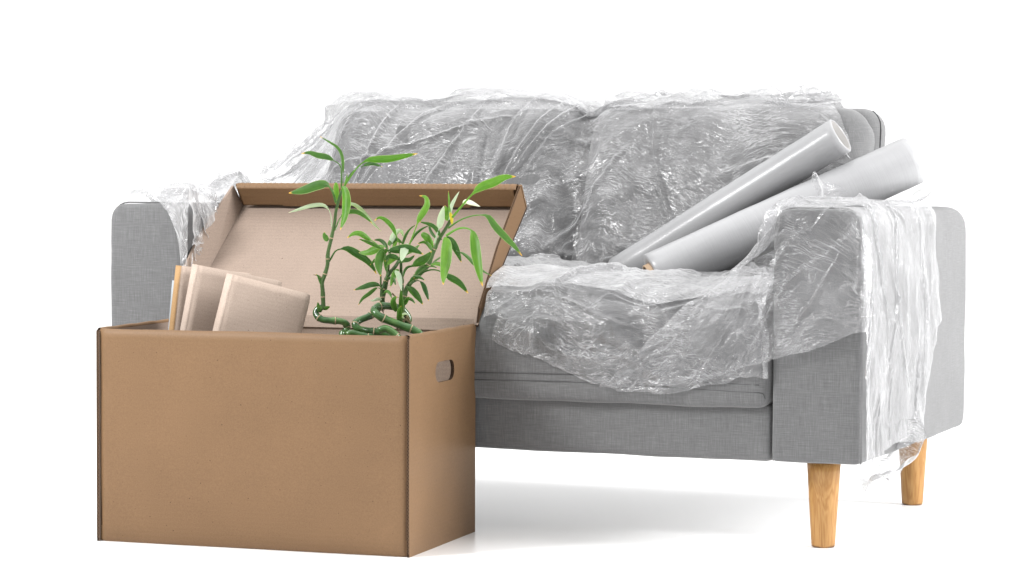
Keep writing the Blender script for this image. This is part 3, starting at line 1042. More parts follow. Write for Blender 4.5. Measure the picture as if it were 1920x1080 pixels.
# --- stalk 2: short bushy shoots on the left of the clump
d2 = 4.735
pl = plant('bushy short bamboo stalk on woven canes between the other stalks', (700, 700), d2)
b0 = pix(735, 640, d2)
cane_mesh(pl, [Vector((b0.x, b0.y, STACK_Z)), b0] + PXS([(726, 630), (716, 624), (692, 621), (673, 617, -.01), (666, 609, -.008), (673, 601), (690, 594, .006), (700, 588, .014), (709, 579, .02), (717, 574, .02)], d2), .0078, .0062, (.26, .40, .56, .74, .88), n=64)
b1 = pix(700, 640, d2 - .02)
cane_mesh(pl, [Vector((b1.x, b1.y, STACK_Z)), b1] + PXS([(690, 632), (672, 627), (658, 624), (650, 628)], d2 - .02), .0068, .0060, (.5, .72), n=40)
cane_mesh(pl, PXS([(717, 576), (717, 560), (717, 546), (722, 530), (729, 514), (741, 500), (752, 482)], d2 + .01), .0048, .0030, (.18, .34, .5), 'shoot', 'stem')
cane_mesh(pl, PXS([(718, 560), (724, 535), (727, 510), (729, 490), (731, 472)], d2 + .012), .0034, .0024, (.4, ), 'shoot', 'stem')
cane_mesh(pl, PXS([(716, 556), (714, 535), (714, 515)], d2 + .012), .0022, .0016, (), 'shoot', 'stem')
L2 = [
    ([(750, 480), (748, 455), (742, 440), (735, 425), (722, 412), (711, 408), (702, 414)], 6, .42, 'leaf_bright', -.02),
    ([(722, 472), (703, 455), (690, 447), (676, 438), (663, 438), (651, 446)], 7, .40, 'leaf_bright', -.03),
    ([(724, 472), (708, 463), (690, 455), (672, 448)], 5, .2, 'leaf', -.02),
    ([(722, 462), (705, 466), (688, 472), (672, 473)], 10, .05, 'leaf_bright', .02),
    ([(720, 466), (714, 480), (711, 497), (714, 518)], 11, .0, 'leaf', -.02),
    ([(728, 466), (716, 478), (709, 492), (713, 512)], 6, .0, 'leaf', .03),
    ([(726, 470), (745, 469), (768, 467), (794, 477)], 11, .05, 'leaf', -.03),
    ([(764, 456), (758, 466), (755, 478), (753, 490)], 10, .0, 'leaf_pale', -.06),
    ([(772, 498), (786, 492), (799, 484), (809, 471)], 11, .05, 'leaf', -.02),
    ([(748, 486), (738, 482), (728, 482), (722, 490)], 7, .0, 'leaf', -.01),
    ([(718, 542), (709, 534), (696, 533), (680, 538), (663, 544)], 7, .15, 'leaf', -.03),
    ([(718, 544), (707, 540), (692, 551), (680, 560), (672, 572)], 5, .2, 'leaf', -.02),
    ([(748, 505), (741, 512), (737, 522), (732, 538)], 7, .0, 'leaf_bright', -.02),
    ([(730, 470), (735, 448), (743, 436), (752, 434), (757, 446)], 7, .2, 'leaf_pale', .03),
    ([(728, 460), (735, 452), (745, 450), (756, 457)], 7, .0, 'leaf', .02),
    ([(752, 470), (757, 452), (763, 438), (771, 428), (781, 421)], 3.4, .1, 'leaf', .02),
    ([(716, 562), (708, 560), (700, 563), (694, 563)], 4, .0, 'leaf_pale', .0),
    ([(726, 522), (724, 500), (722, 480), (716, 460)], 5, .2, 'leaf', .01),
    ([(742, 500), (748, 492), (756, 488), (768, 486), (778, 478)], 6, .2, 'leaf', .0),
]
L2 += [
    ([(724, 500), (732, 490), (744, 484), (757, 490)], 6, .1, 'leaf_bright', .02),
    ([(730, 476), (722, 458), (712, 450), (700, 450)], 5, .2, 'leaf', .03),
    ([(734, 470), (741, 455), (741, 440), (735, 430)], 5, .1, 'leaf_bright', .03),
    ([(752, 486), (762, 474), (776, 468), (788, 458)], 6, .1, 'leaf', .03),
    ([(720, 530), (730, 522), (738, 524), (742, 536)], 4, .2, 'leaf', -.02),
    ([(717, 552), (725, 546), (731, 550), (735, 560)], 4, .1, 'leaf', -.02),
    ([(729, 488), (718, 484), (704, 488), (694, 497)], 5, .2, 'leaf', .02),
]
for pts, hw, s0, m_, dd in L2:
    leaf(pl, pts, hw, d2, s0, m_, dd)
husk(pl, ((718, 568), (722, 573), (719, 584)), d2, 3)
husk(pl, ((735, 550), (742, 556), (748, 558)), d2, 2)
husk(pl, ((714, 572), (716, 580), (720, 588)), d2, 3)
adopt(pl)

# --- stalk 3: long shoot arching towards the lid's edge
d3 = 4.705
pl = plant('bamboo stalk with long shoot arching over the open lid edge', (760, 700), d3)
b0 = pix(790, 640, d3)
cane_mesh(pl, [Vector((b0.x + .005, b0.y, STACK_Z)), b0] + PXS([(779, 621), (754, 611), (719, 597, -.008), (704, 587, -.006), (702, 580, .008), (712, 574, .02), (730, 574, .03), (748, 578, .04), (761, 588, .045), (766, 600, .045), (758, 611, .04)], d3), .0078, .0066, (.28, .42, .58, .74, .88), n=72)
b1 = pix(748, 645, d3 - .015)
cane_mesh(pl, [Vector((b1.x, b1.y, STACK_Z)), b1] + PXS([(742, 630), (733, 621), (722, 616), (710, 620)], d3 - .015), .0082, .0070, (.5, .75), n=36)
cane_mesh(pl, PXS([(752, 604), (753, 588), (756, 566), (761, 545), (770, 530), (788, 513), (803, 497), (812, 474), (823, 449), (838, 425), (849, 405)], d3 + .035), .0052, .0028, (.08, .22, .4, .55, .7), 'shoot', 'stem', n=52)
cane_mesh(pl, PXS([(768, 534), (777, 518), (785, 505), (794, 496)], d3 + .03), .0034, .0022, (.5,), 'shoot', 'stem')
cane_mesh(pl, PXS([(754, 560), (754, 535), (752, 512), (752, 490)], d3 + .05), .0034, .0026, (.4,), 'shoot', 'stem')
d3 += .028
L3 = [
    ([(848, 408), (868, 384), (885, 365), (903, 351), (925, 343), (946, 333), (967, 331)], 11.5, .42, 'leaf_bright', -.04),
    ([(868, 384), (873, 378), (883, 380), (900, 387)], 6, .0, 'leaf_white', -.02),
    ([(840, 428), (860, 414), (880, 406), (900, 403), (915, 406), (930, 426), (950, 447), (964, 461), (979, 480)], 9, .42, 'leaf', -.06),
    ([(836, 442), (855, 430), (870, 427), (884, 432), (890, 446), (895, 480), (900, 510), (905, 537)], 12.5, .35, 'leaf_bright', -.06),
    ([(834, 444), (838, 458), (837, 488), (833, 512), (831, 534)], 14, .0, 'leaf_bright', -.06),
    ([(838, 444), (848, 455), (857, 473), (865, 492)], 9, .0, 'leaf', .02),
    ([(855, 470), (868, 475), (880, 484), (890, 495), (908, 509), (922, 517)], 4.5, .1, 'leaf', .03),
    ([(786, 515), (800, 508), (815, 506), (830, 511), (842, 520), (860, 531), (878, 550)], 9, .48, 'leaf', -.02),
    ([(768, 458), (778, 432), (786, 411), (795, 396), (801, 384), (800, 373), (795, 368), (786, 367)], 8.5, .38, 'leaf_bright', .02),
    ([(815, 456), (823, 425), (827, 405), (832, 386)], 9, .38, 'leaf_pale', .0),
    ([(838, 414), (840, 402), (838, 392), (834, 385)], 8, .0, 'leaf_bright', .01),
    ([(842, 412), (846, 388), (854, 371), (861, 359)], 4.5, .15, 'leaf_pale', .02),
    ([(844, 400), (843, 382), (841, 358)], 3, .0, 'leaf_bright', .02),
    ([(844, 398), (847, 410), (848, 424)], 4.5, .0, 'leaf_yellow', .0),
    ([(828, 450), (820, 433), (808, 422), (786, 416)], 5.5, .1, 'leaf', .0),
    ([(766, 462), (776, 443), (790, 430), (806, 422)], 3.6, .1, 'leaf', .02),
    ([(790, 438), (800, 444), (808, 454), (813, 466)], 9, .0, 'leaf_bright', .02),
    ([(760, 536), (768, 541), (780, 553), (793, 571)], 9, .1, 'leaf', -.02),
    ([(774, 530), (784, 526), (793, 533), (799, 547), (804, 564)], 6, .3, 'leaf', -.01),
    ([(738, 508), (746, 514), (750, 526), (753, 545)], 6.5, .0, 'leaf_pale', -.05),
    ([(757, 530), (757, 512), (763, 502), (772, 499), (783, 500)], 3.4, .2, 'leaf', .02),
    ([(776, 496), (795, 498), (810, 499), (821, 503)], 3.5, .1, 'leaf', .01),
    ([(806, 497), (815, 490), (824, 483), (832, 478)], 2.6, .2, 'stem', .03),
    ([(742, 585), (737, 572), (738, 562), (744, 556)], 8, .0, 'leaf', -.04),
    ([(750, 600), (752, 580), (752, 560), (752, 538)], 6.5, .0, 'leaf', -.04),
    ([(745, 600), (748, 592), (749, 582), (752, 574)], 7, .0, 'leaf', -.045),
    ([(760, 572), (763, 563), (766, 556)], 5, .0, 'leaf', -.03),
    ([(758, 598), (753, 592), (760, 588), (768, 592)], 3, .0, 'leaf_pale', -.03),
    ([(800, 500), (790, 505), (782, 512), (776, 522)], 5, .0, 'leaf', -.01),
]
L3 += [
    ([(812, 473), (803, 460), (795, 455), (783, 457)], 5, .1, 'leaf', .02),
    ([(800, 500), (815, 494), (829, 497), (840, 507)], 5, .2, 'leaf_bright', .03),
    ([(822, 450), (812, 440), (806, 428), (806, 416)], 4, .1, 'leaf', .02),
    ([(765, 534), (774, 522), (786, 520), (797, 526)], 4.5, .15, 'leaf', -.02),
    ([(754, 566), (764, 560), (772, 562), (779, 570)], 4, .1, 'leaf', -.03),
]
for pts, hw, s0, m_, dd in L3:
    leaf(pl, pts, hw, d3, s0, m_, dd)
for q in (((754, 604), (747, 612), (741, 620)), ((760, 598), (770, 607), (772, 618)), ((748, 606), (746, 616), (750, 626)), ((756, 600), (758, 608), (757, 616)), ((762, 592), (768, 602), (766, 612)), ((750, 592), (756, 598), (764, 596))):
    husk(pl, q, d3 + .005, 3)
adopt(pl)

# ---------------------------------------------------------------- rolls of film
def roll(p0, p1, r, rc, label, tail=0.0, core='core'):
    p0, p1 = Vector(p0), Vector(p1)
    ax = (p1 - p0)
    L = ax.length
    Mx = Matrix.Translation(p0) @ ax.to_track_quat('Z', 'Y').to_matrix().to_4x4()
    o = empty('film_roll', Mx, label, 'film roll', 'rolls of film on the sofa')
    seg = 56
    def lathe(name, prof, mat):
        verts, faces = [], []
        n = len(prof)
        for rr, z in prof:
            for k in range(seg):
                a = 2 * math.pi * k / seg
                e = 1 + .004 * math.sin(3 * a + z * 9)
                verts.append((rr * e * math.cos(a), rr * e * math.sin(a), z))
        for j in range(n):
            j2 = (j + 1) % n
            for k in range(seg):
                k2 = (k + 1) % seg
                faces.append((j * seg + k, j * seg + k2, j2 * seg + k2, j2 * seg + k))
        return mesh_obj(name, verts, faces, M[mat], o)
    zs = np.linspace(.002, L - .002, 40)
    outer = [(r - .0005 + .0009 * float(noise3(np.array([[.1, .2, z * 26 + r * 99]]))[0]), z) for z in zs]
    lathe('wound_film', [(rc + .0006, .0), (r - .003, .0)] + outer + [(r - .003, L), (rc + .0006, L)], 'roll')
    # thin layers showing on the end
    lathe('core', [(rc, -tail), (rc, L - .001), (rc - .0035, L - .001), (rc - .0035, -tail)], core)
    return o
DR = Matrix.Identity(4)
roll(pix(1160, 516, 5.27), pix(1577, 253, 5.09), .0385, .0335, 'narrow roll of clear film leaning against the back cushion', 0.0, 'core_grey')
roll(pix(1226, 520, 5.02), pix(1712, 300, 5.10), .050, .030, 'thick roll of clear film lying across the wrapped arm', .010)

# ---------------------------------------------------------------- clear film draped over the sofa
def resample(P, k):
    """bilinear upsampling of a grid of points with one smoothing pass"""
    n, m = P.shape[:2]
    def up(Q):
        a = np.empty((Q.shape[0] * 2 - 1,) + Q.shape[1:])
        a[::2] = Q
        mid = .5 * (Q[:-1] + Q[1:])
        if Q.shape[0] > 3:
            mid[1:-1] = (-Q[:-3] + 9 * Q[1:-2] + 9 * Q[2:-1] - Q[3:]) / 16
        a[1::2] = mid
        return a
    for _ in range(k):
        P = up(P); P = np.swapaxes(up(np.swapaxes(P, 0, 1)), 0, 1)
    return P

def drape(P, rest, lump, steps=60, g=.00035, thick=.004, extra=1.0):
    """position based cloth on a grid; P (n,m,3) start, rest (n,m,2) flat coordinates"""
    n, m = P.shape[:2]
    V = np.zeros_like(P)
    def rl(a, b): return np.linalg.norm(a - b, axis=-1) * extra
    R = rest
    Lh = rl(R[:, 1:], R[:, :-1]); Lv = rl(R[1:], R[:-1])
    Ld1 = rl(R[1:, 1:], R[:-1, :-1]); Ld2 = rl(R[1:, :-1], R[:-1, 1:])
    Lb1 = rl(R[:, 2:], R[:, :-2]); Lb2 = rl(R[2:], R[:-2])
    def con(A, B, L, k):
        d = B - A
        ln = np.linalg.norm(d, axis=-1)
        c = (k * .5 * (ln - L) / np.maximum(ln, 1e-9))[..., None] * d
        A += c; B -= c
    lp = lump.reshape(-1)
    for st in range(steps):
        old = P.copy()
        P = P + V * .92
        P[..., 2] -= g
        for it in range(3):
            for o in (0, 1):
                e = (m - o) // 2 * 2
                con(P[:, o:o + e:2], P[:, o + 1:o + e:2], Lh[:, o:o + e:2][:, :P[:, o + 1:o + e:2].shape[1]], 1)
                e = (n - o) // 2 * 2
                con(P[o:o + e:2], P[o + 1:o + e:2], Lv[o:o + e:2][:P[o + 1:o + e:2].shape[0]], 1)
            for o in (0, 1):
                e = (n - o) // 2 * 2
                r = P[o + 1:o + e:2].shape[0]
                con(P[o:o + e:2, :-1][:, ::2], P[o + 1:o + e:2, 1:][:, ::2], Ld1[o:o + e:2, ::2][:r], .5)
                con(P[o:o + e:2, 1:][:, ::2], P[o + 1:o + e:2, :-1][:, ::2], Ld2[o:o + e:2, ::2][:r], .5)
        q = P.reshape(-1, 3)
        d = sd_sofa(q) - thick - lp
        hit = np.where(d < 0)[0]
        if len(hit):
            gq = grad(sd_sofa, q[hit])
            q[hit] -= gq * d[hit][:, None]
            oq = old.reshape(-1, 3)[hit]
            mv = q[hit] - oq
            nrm = gq * (mv * gq).sum(1)[:, None]
            q[hit] = oq + nrm + (mv - nrm) * .12
        P = q.reshape(n, m, 3)
        V = P - old
        if len(hit):
            V.reshape(-1, 3)[hit] *= .25
        V = np.clip(V, -.01, .01)
    return P

def creases(q, seed, amp=1.0, aniso=0.0, tangent=0.0):
    """height field of sharp folds over flat coordinates q (metres)"""
    r = np.random.RandomState(seed)
    z = np.zeros(q.shape[:-1])
    q3 = lambda s, o: np.concatenate([q * s + o, np.full(q.shape[:-1] + (1,), o * .37 + seed)], axis=-1)
    w1 = noise3(q3(3.0, 1.3)); w2 = noise3(q3(8.0, 4.1))
    for f, a, cnt in ((5, .0075, 3), (12, .0038, 4), (26, .0018, 4), (52, .0009, 4)):
        for _ in range(cnt):
            th = r.uniform(0, math.pi)
            if aniso and r.rand() < aniso:
                th = tangent + r.normal(0, .25)
            d = np.array([math.cos(th), math.sin(th)])
            t = (q @ d) * f * r.uniform(.75, 1.3) + w1 * 1.6 + w2 * .5 * r.uniform(.5, 1.5) + r.uniform(0, 9)
            tri = np.abs(t - np.floor(t) - .5) * 2
            tri = np.where(tri > .5, tri ** 1.6, tri * .66)      # one flank steeper
            off = r.uniform(0, 40)
            mk = np.clip(noise3(q3(3.2 + f * .06, off)) * 2.0 + .35, 0, 1)
            z += a * amp * mk * (tri - .4)
    return z * np.clip(noise3(q3(2.6, 77.0)) * 2.2 + .55, .12, 1)

def film_mesh(name, P, q, mask, seed, amp, label, parent=None, aniso=0.0, tangent=0.0, up=1, mat='film', fold=None):
    if up:
        P = resample(P, up); q = resample(np.concatenate([q, np.zeros(q.shape[:2] + (1,))], -1), up)[..., :2]
        mask = resample(mask[..., None].astype(float), up)[..., 0]
    du = np.gradient(P, axis=1); dv = np.gradient(P, axis=0)
    nn = np.cross(du, dv); nn /= np.maximum(np.linalg.norm(nn, axis=-1), 1e-9)[..., None]
    h = creases(q, seed, amp, aniso, tangent)
    if fold is not None:
        h = h + fold(q)
    Pd = P + nn * h[..., None]
    f = Pd.reshape(-1, 3)
    d = sd_sofa(f)
    hit = np.where(d < .0015)[0]
    if len(hit):
        f[hit] -= grad(sd_sofa, f[hit]) * (d[hit] - .0015)[:, None] * .95
    n, m = P.shape[:2]
    # ragged torn border
    qb = np.concatenate([q * 16, np.full(q.shape[:2] + (1,), seed)], -1)
    fld = mask + .07 * noise3(qb) + .03 * noise3(qb * 3.1)
    lf, lx_ = lid_side(f)
    fld = np.minimum(fld, (.5 + np.clip(np.maximum(-(lf + .008), lx_ - .012) / .02, -.5, .5)).reshape(n, m))
    keep = fld > .5
    # border vertices slide onto the outline, so the edge is a clean cut
    acc = np.zeros((n, m, 3)); cnt = np.zeros((n, m))
    G = f.reshape(n, m, 3)
    for di in (-1, 0, 1):
        for dj in (-1, 0, 1):
            if di == 0 and dj == 0: continue
            i0, i1 = max(0, -di), n - max(0, di); j0, j1 = max(0, -dj), m - max(0, dj)
            A_ = (slice(i0, i1), slice(j0, j1)); B_ = (slice(i0 + di, i1 + di), slice(j0 + dj, j1 + dj))
            sel = (~keep[A_]) & keep[B_]
            t = np.clip((.5 - fld[A_]) / np.maximum(fld[B_] - fld[A_], 1e-6), 0, .97)[..., None]
            pos = G[A_] * (1 - t) + G[B_] * t
            acc[A_] += np.where(sel[..., None], pos, 0); cnt[A_] += sel
    mv = (cnt > 0)
    G[mv] = acc[mv] / cnt[mv][:, None]
    f = G.reshape(-1, 3)
    reach = keep | mv
    ii, jj = np.meshgrid(np.arange(n - 1), np.arange(m - 1), indexing='ij')
    four = lambda a: [a[:-1, :-1], a[1:, :-1], a[:-1, 1:], a[1:, 1:]]
    ok = np.logical_and.reduce(four(reach)) & np.logical_or.reduce(four(keep))
    a = (ii * m + jj)[ok]
    quads = np.stack([a, a + 1, a + m + 1, a + m], 1)
    used = np.unique(quads)
    remap = np.full(n * m, -1, dtype=np.int64); remap[used] = np.arange(len(used))
    quads = remap[quads]
    verts = f[used]; uvv = q.reshape(-1, 2)[used]
    me = bpy.data.meshes.new(name)
    me.vertices.add(len(verts)); me.vertices.foreach_set('co', verts.ravel())
    me.loops.add(quads.size); me.loops.foreach_set('vertex_index', quads.ravel())
    me.polygons.add(len(quads))
    me.polygons.foreach_set('loop_start', np.arange(0, quads.size, 4))
    me.polygons.foreach_set('loop_total', np.full(len(quads), 4))
    me.update(calc_edges=True)
    uvl = me.uv_layers.new(name='UVMap')
    uvl.data.foreach_set('uv', uvv[quads.ravel()].ravel())
    o = finish(name, me, M[mat], parent, True, None)
    if parent is None:
        o.matrix_world = SM
        tag(o, label, 'plastic film', 'clear film wrapping the sofa')
    return o

def polyline(pts, step):
    """points resampled at an even step; returns points, arc length"""
    pts = np.asarray(pts, float)
    seg = np.linalg.norm(np.diff(pts, axis=0), axis=1)
    s = np.concatenate([[0], np.cumsum(seg)])
    n = int(round(s[-1] / step)) + 1
    t = np.linspace(0, s[-1], n)
    return np.stack([np.interp(t, s, pts[:, k]) for k in range(pts.shape[1])], 1), t

def smoothstep(a, b, x):
    t = np.clip((x - a) / (b - a), 0, 1)
    return t * t * (3 - 2 * t)

def q3(q, s, o):
    return np.concatenate([q * s + o, np.full(q.shape[:-1] + (1,), o * .7)], -1)

def pleats(q, seed, cnt, box4, th0, spread, amp=(.006, .015), wid=(.0035, .007), length=(.05, .22)):
    """narrow raised folds scattered over a region of the flat sheet (x0, x1, v0, v1)"""
    r = np.random.RandomState(seed)
    wx = noise3(q3(q, 6.0, seed + .3)); wy = noise3(q3(q, 6.0, seed + 5.3)); fine = noise3(q3(q, 25.0, seed + 2.0))
    h = np.zeros(q.shape[:-1])
    for _ in range(cnt):
        c = np.array([r.uniform(box4[0], box4[1]), r.uniform(box4[2], box4[3])])
        th = th0 + r.normal(0, spread)
        u = np.array([math.cos(th), math.sin(th)]); nv = np.array([-u[1], u[0]])
        L = r.uniform(*length); a = r.uniform(*amp); w_ = r.uniform(*wid)
        sel = (np.abs(q[..., 0] - c[0]) < L + .05) & (np.abs(q[..., 1] - c[1]) < L + .05)
        if not sel.any(): continue
        k = r.uniform(-1, 1)
        d = q[sel] - c
        s_ = d @ u; t_ = d @ nv + .030 * k * wx[sel] + .02 * wy[sel] * r.uniform(-1, 1) + .003 * fine[sel]
        tp = np.clip(1 - (s_ / L) ** 2, 0, 1)
        h[sel] += a * tp * (np.exp(-(t_ / w_) ** 2) - .35 * np.exp(-((t_ - 2.0 * w_) / (1.6 * w_)) ** 2))
    return h
def tri(t):
    return np.abs(t - np.floor(t) - .5) * 2
def swags(q):
    """hanging folds on the seat front, long pulls on the back"""
    x, v = q[..., 0], q[..., 1]
    n1 = noise3(q3(q, 5.0, 88.0)); n2 = noise3(q3(q, 11.0, 93.0))
    arc = v - 1.5 * (x - .30) ** 2 + .012 * n1
    fr = smoothstep(.26, .20, v)
    h = fr * .0060 * np.clip(.6 + n2, 0, 1.4) * (tri(arc * 15) ** 2.2 - .3)
    bk = smoothstep(.72, .80, v) * smoothstep(1.12, 1.02, v)
    pull = (x * .55 - v * .83) + .02 * n1
    h += pleats(q, 301, 16, (-.75, .6, .78, 1.16), 1.0, .45, (.006, .014), (.003, .006), (.10, .30))
    h += pleats(q, 302, 22, (-.1, .6, .22, .75), .1, .45, (.004, .010))
    h += pleats(q, 303, 14, (.08, .6, .04, .22), .2, .5, (.003, .008), (.003, .005), (.05, .16))
    h += bk * .0065 * np.clip(n1 * 1.6 + .3, 0, 1.2) * (tri(pull * 9) ** 2.6 - .25)
    return h
def pulls(q):
    """tension lines from the seat front up to the arm's top, vertical folds on the outer side"""
    x, y = q[..., 0], q[..., 1]
    n1 = noise3(q3(q, 5.0, 188.0)); n2 = noise3(q3(q, 10.0, 193.0))
    d = (x * -.70 + y * .72) + .012 * n1
    fr = smoothstep(.03, -.02, y)
    h = fr * .0060 * np.clip(.6 + n2 * 1.2, 0, 1.4) * (tri(d * 16) ** 2.4 - .3)
    h += pleats(q, 311, 16, (.05, .55, -.30, .0), .75, .25, (.004, .010), (.003, .005), (.08, .25))
    h += pleats(q, 312, 12, (.62, 1.05, .02, .5), .1, .30, (.003, .007), (.003, .006), (.08, .25))
    h += pleats(q, 313, 12, (.38, .62, .0, .45), .2, .6, (.004, .012))
    sd = smoothstep(.62, .70, x) * smoothstep(-.02, .03, y)
    h += sd * .0032 * np.clip(.5 + n1 * 1.4, 0, 1.3) * (tri((y + .02 * n2) * 13 + x * .6) ** 2.0 - .3)
    return h
# sheet over the back cushions, the seat and down the front
def sheet_main():
    prof = [(-.024, .27), (-.022, .44), (-.004, .470), (.04, .482), (.25, .497), (.46, .500), (.535, .520), (.575, .60), (.625, .74), (.660, .822), (.70, .850), (.76, .850), (.81, .835), (.840, .78), (.850, .66)]
    pv, sv = polyline(prof, .0125)
    xs = np.arange(-1.00, XI + .02, .0125)
    n, m = len(pv), len(xs)
    P = np.empty((n, m, 3))
    P[..., 0] = xs[None, :]; P[..., 1] = pv[:, 0][:, None]; P[..., 2] = pv[:, 1][:, None]
    q = np.empty((n, m, 2)); q[..., 0] = xs[None, :]; q[..., 1] = sv[:, None]
    lump = np.clip(noise3(q3(q, 4.0, 2.7)) * .030 + noise3(q3(q, 9.0, 7.1)) * .014, 0, .05)
    front = (q[..., 1] < .19)
    s_seat0, s_back0, s_top = .20, .78, 1.10
    lump = np.where(q[..., 1] < .24, lump * .28, lump)
    lump = np.where((q[..., 1] > .80) & (q[..., 1] < 1.06), lump * .22, lump)
    lump = lump * (1 - .85 * np.exp(-(q[..., 0] / .05) ** 2) * (q[..., 1] > .75))
    top = np.exp(-((q[..., 1] - 1.16) / .07) ** 2) * (1 - .6 * np.exp(-(q[..., 0] / .05) ** 2))
    lump = lump * 1.0 + top * np.clip(.016 + noise3(q3(q, 5.0, 12.0)) * .03, 0, .05)
    seat_b = np.exp(-((q[..., 1] - .34) / .10) ** 2) * smoothstep(-.1, .12, q[..., 0])
    lump = lump + seat_b * np.clip(.022 + .022 * noise3(q3(q, 6.5, 17.0)), 0, .05)
    g = np.stack([noise3(q3(q, 7.0, k * 3.3)) for k in range(3)], -1) * .006
    gP = P + g
    gP[..., 1] -= .012 * (q[..., 1] < 1.1); gP[..., 2] += .016
    # left of the backrest the sheet is loose and falls
    gP = drape(gP, q, lump, 55, extra=1.035)
    # outline
    xr = q[..., 0]; v = q[..., 1]
    hemx = np.array([-.95, .066, .15, .26, .34, .44, .622]) - 0
    hem_z = np.interp(xs, [-.30, .066, .20, .335, .43, .60], [.38, .376, .322, .293, .290, .335])
    hem_v = np.clip(hem_z - .27 + .058, 0, .3)[None, :] + .010 * noise3(q3(q, 6.0, 31.0))
    left = np.interp(sv, [0, .10, .20, .30, .75, 1.0, 1.12, 1.3], [.075, .050, .085, -.30, -.74, -.80, -.84, -.80])[:, None]
    right = np.interp(sv, [0, .20, .75, 1.0, 1.1, 1.3], [.64, .64, .62, .60, .535, .52])[:, None]
    e = np.minimum(np.minimum(v - hem_v, xr - left), right - xr)
    mask = np.clip(.5 + e / .05, 0, 1)
    o = film_mesh('film_sheet', gP, q, mask, 5, .9, 'crumpled clear film draped over the back cushions and seat front', up=2, fold=swags)
    # the sheet lies doubled over the top of the back and along the seat
    up_ = np.clip(.010 + .016 * noise3(q3(q, 5.0, 205.0)) + .012 * noise3(q3(q, 11.0, 208.0)), .004, .05)
    du = np.gradient(gP, axis=1); dv = np.gradient(gP, axis=0)
    nn = np.cross(du, dv); nn /= np.maximum(np.linalg.norm(nn, axis=-1), 1e-9)[..., None]
    if nn[n // 3, m // 2, 2] < 0: nn = -nn
    L2 = gP + nn * up_[..., None]
    L2[..., 2] += np.exp(-((v - 1.15) / .07) ** 2) * np.clip(.008 + .03 * noise3(q3(q, 4.0, 222.0)), 0, .04)
    nb = noise3(q3(q, 3.6, 211.0)) * .10 + noise3(q3(q, 9.0, 213.0)) * .045
    e_seat = np.minimum(v - .245 + .28 * nb, .70 + nb - v)
    e_back = v - (1.10 + nb * .45)
    e2 = np.minimum(np.maximum(e_seat, e_back), e - .005)
    film_mesh('folded_layer', L2, q, np.clip(.5 + e2 / .05, 0, 1), 61, 1.1, '', o, up=2, fold=lambda q: pleats(q, 401, 60, (-.8, .6, .2, 1.3), .6, 1.0, (.004, .014)), mat='film_double')
    return o
sheet_main()

# sheet tented from the seat over the right arm, down its front and outer side
def sheet_arm():
    prof = [(.22, .482), (.36, .490), (.46, .508), (.53, .555), (.59, .615), (.625, .640), (.68, .640), (.74, .640), (.775, .637), (HW + .010, .615), (HW + .014, .50), (HW + .014, .14)]
    pu, su = polyline(prof, .0125)
    ys = np.arange(-.34, .60, .0125)
    n, m = len(ys), len(pu)
    P = np.empty((n, m, 3))
    P[..., 0] = pu[:, 0][None, :]
    P[..., 2] = pu[:, 1][None, :]
    P[..., 1] = ys[:, None]
    fr = np.clip(-ys - .012, 0, None)[:, None]
    P[..., 1] = np.where(ys[:, None] < -.012, -.020, P[..., 1])
    P[..., 2] -= fr
    q = np.empty((n, m, 2)); q[..., 0] = su[None, :]; q[..., 1] = ys[:, None]
    su_c = su[np.argmax(pu[:, 0] > HW)]
    over = np.clip(su - su_c, 0, None)[None, :]
    corner = (ys[:, None] < -.012) & (pu[:, 0][None, :] > HW)
    P[..., 1] = np.where(corner, -.020 + np.minimum(over, .06), P[..., 1])
    P[..., 2] = np.where(corner, .632 - fr, P[..., 2])
    lump = np.clip(noise3(q3(q, 5.0, 5.5)) * .024 + noise3(q3(q, 11.0, 3.1)) * .012 + .002, 0, .05)
    onfront = ys[:, None] < -.01
    onside = pu[:, 0][None, :] > HW
    lump = np.where(onfront, lump * .25, lump)
    lump = np.where(onside, lump * .35, lump)
    g = np.stack([noise3(q3(q, 7.0, 50 + k * 3.3)) for k in range(3)], -1) * .005
    gP = P + g
    gP[..., 2] += .010
    gP = drape(gP, P, lump, 34, g=.00025, extra=1.025)
    x = gP[..., 0]; zf = gP[..., 2]
    hem_z = np.interp(x, [.25, .335, .43, .60, .70, .79], [.300, .292, .292, .338, .372, .405])
    e_front = np.where(onfront, zf - hem_z - .012 * noise3(q3(q, 6.0, 61.0)), 1.0)
    e_side = np.where(onside, zf - (.175 + .03 * noise3(q3(q, 7.0, 71.0)) + .22 * smoothstep(.40, .56, ys)[:, None]), 1.0)
    e_corner = np.where(onside & onfront, np.where(ys[:, None] > -.03, (.010 - over) * 3, .030 - over), 1.0)
    e_side = np.where(corner, 1.0, e_side)
    ymax = np.where(onside, .55 - .14 * smoothstep(.45, .18, zf), .52)
    e_back = ymax - ys[:, None] + .05 * noise3(q3(q, 4.5, 81.0)) + .02 * noise3(q3(q, 13.0, 82.0))
    # left border runs diagonally up from the seat front to the arm
    lx = np.interp(ys, [-.30, -.16, -.10, -.02, .03, .10, .5], [.26, .30, .36, .45, .56, .612, .62])[:, None]
    e_left = x - lx
    e = np.minimum.reduce([e_front, e_side, e_corner, e_back, e_left * np.ones_like(e_back)])
    mask = np.clip(.5 + e / .05, 0, 1)
    return film_mesh('film_sheet', gP, q, mask, 17, .85, 'clear film pulled over the arm with the thick roll on it', aniso=.45, tangent=2.3, up=2, fold=pulls, mat='film_arm')
arm_film = sheet_arm()

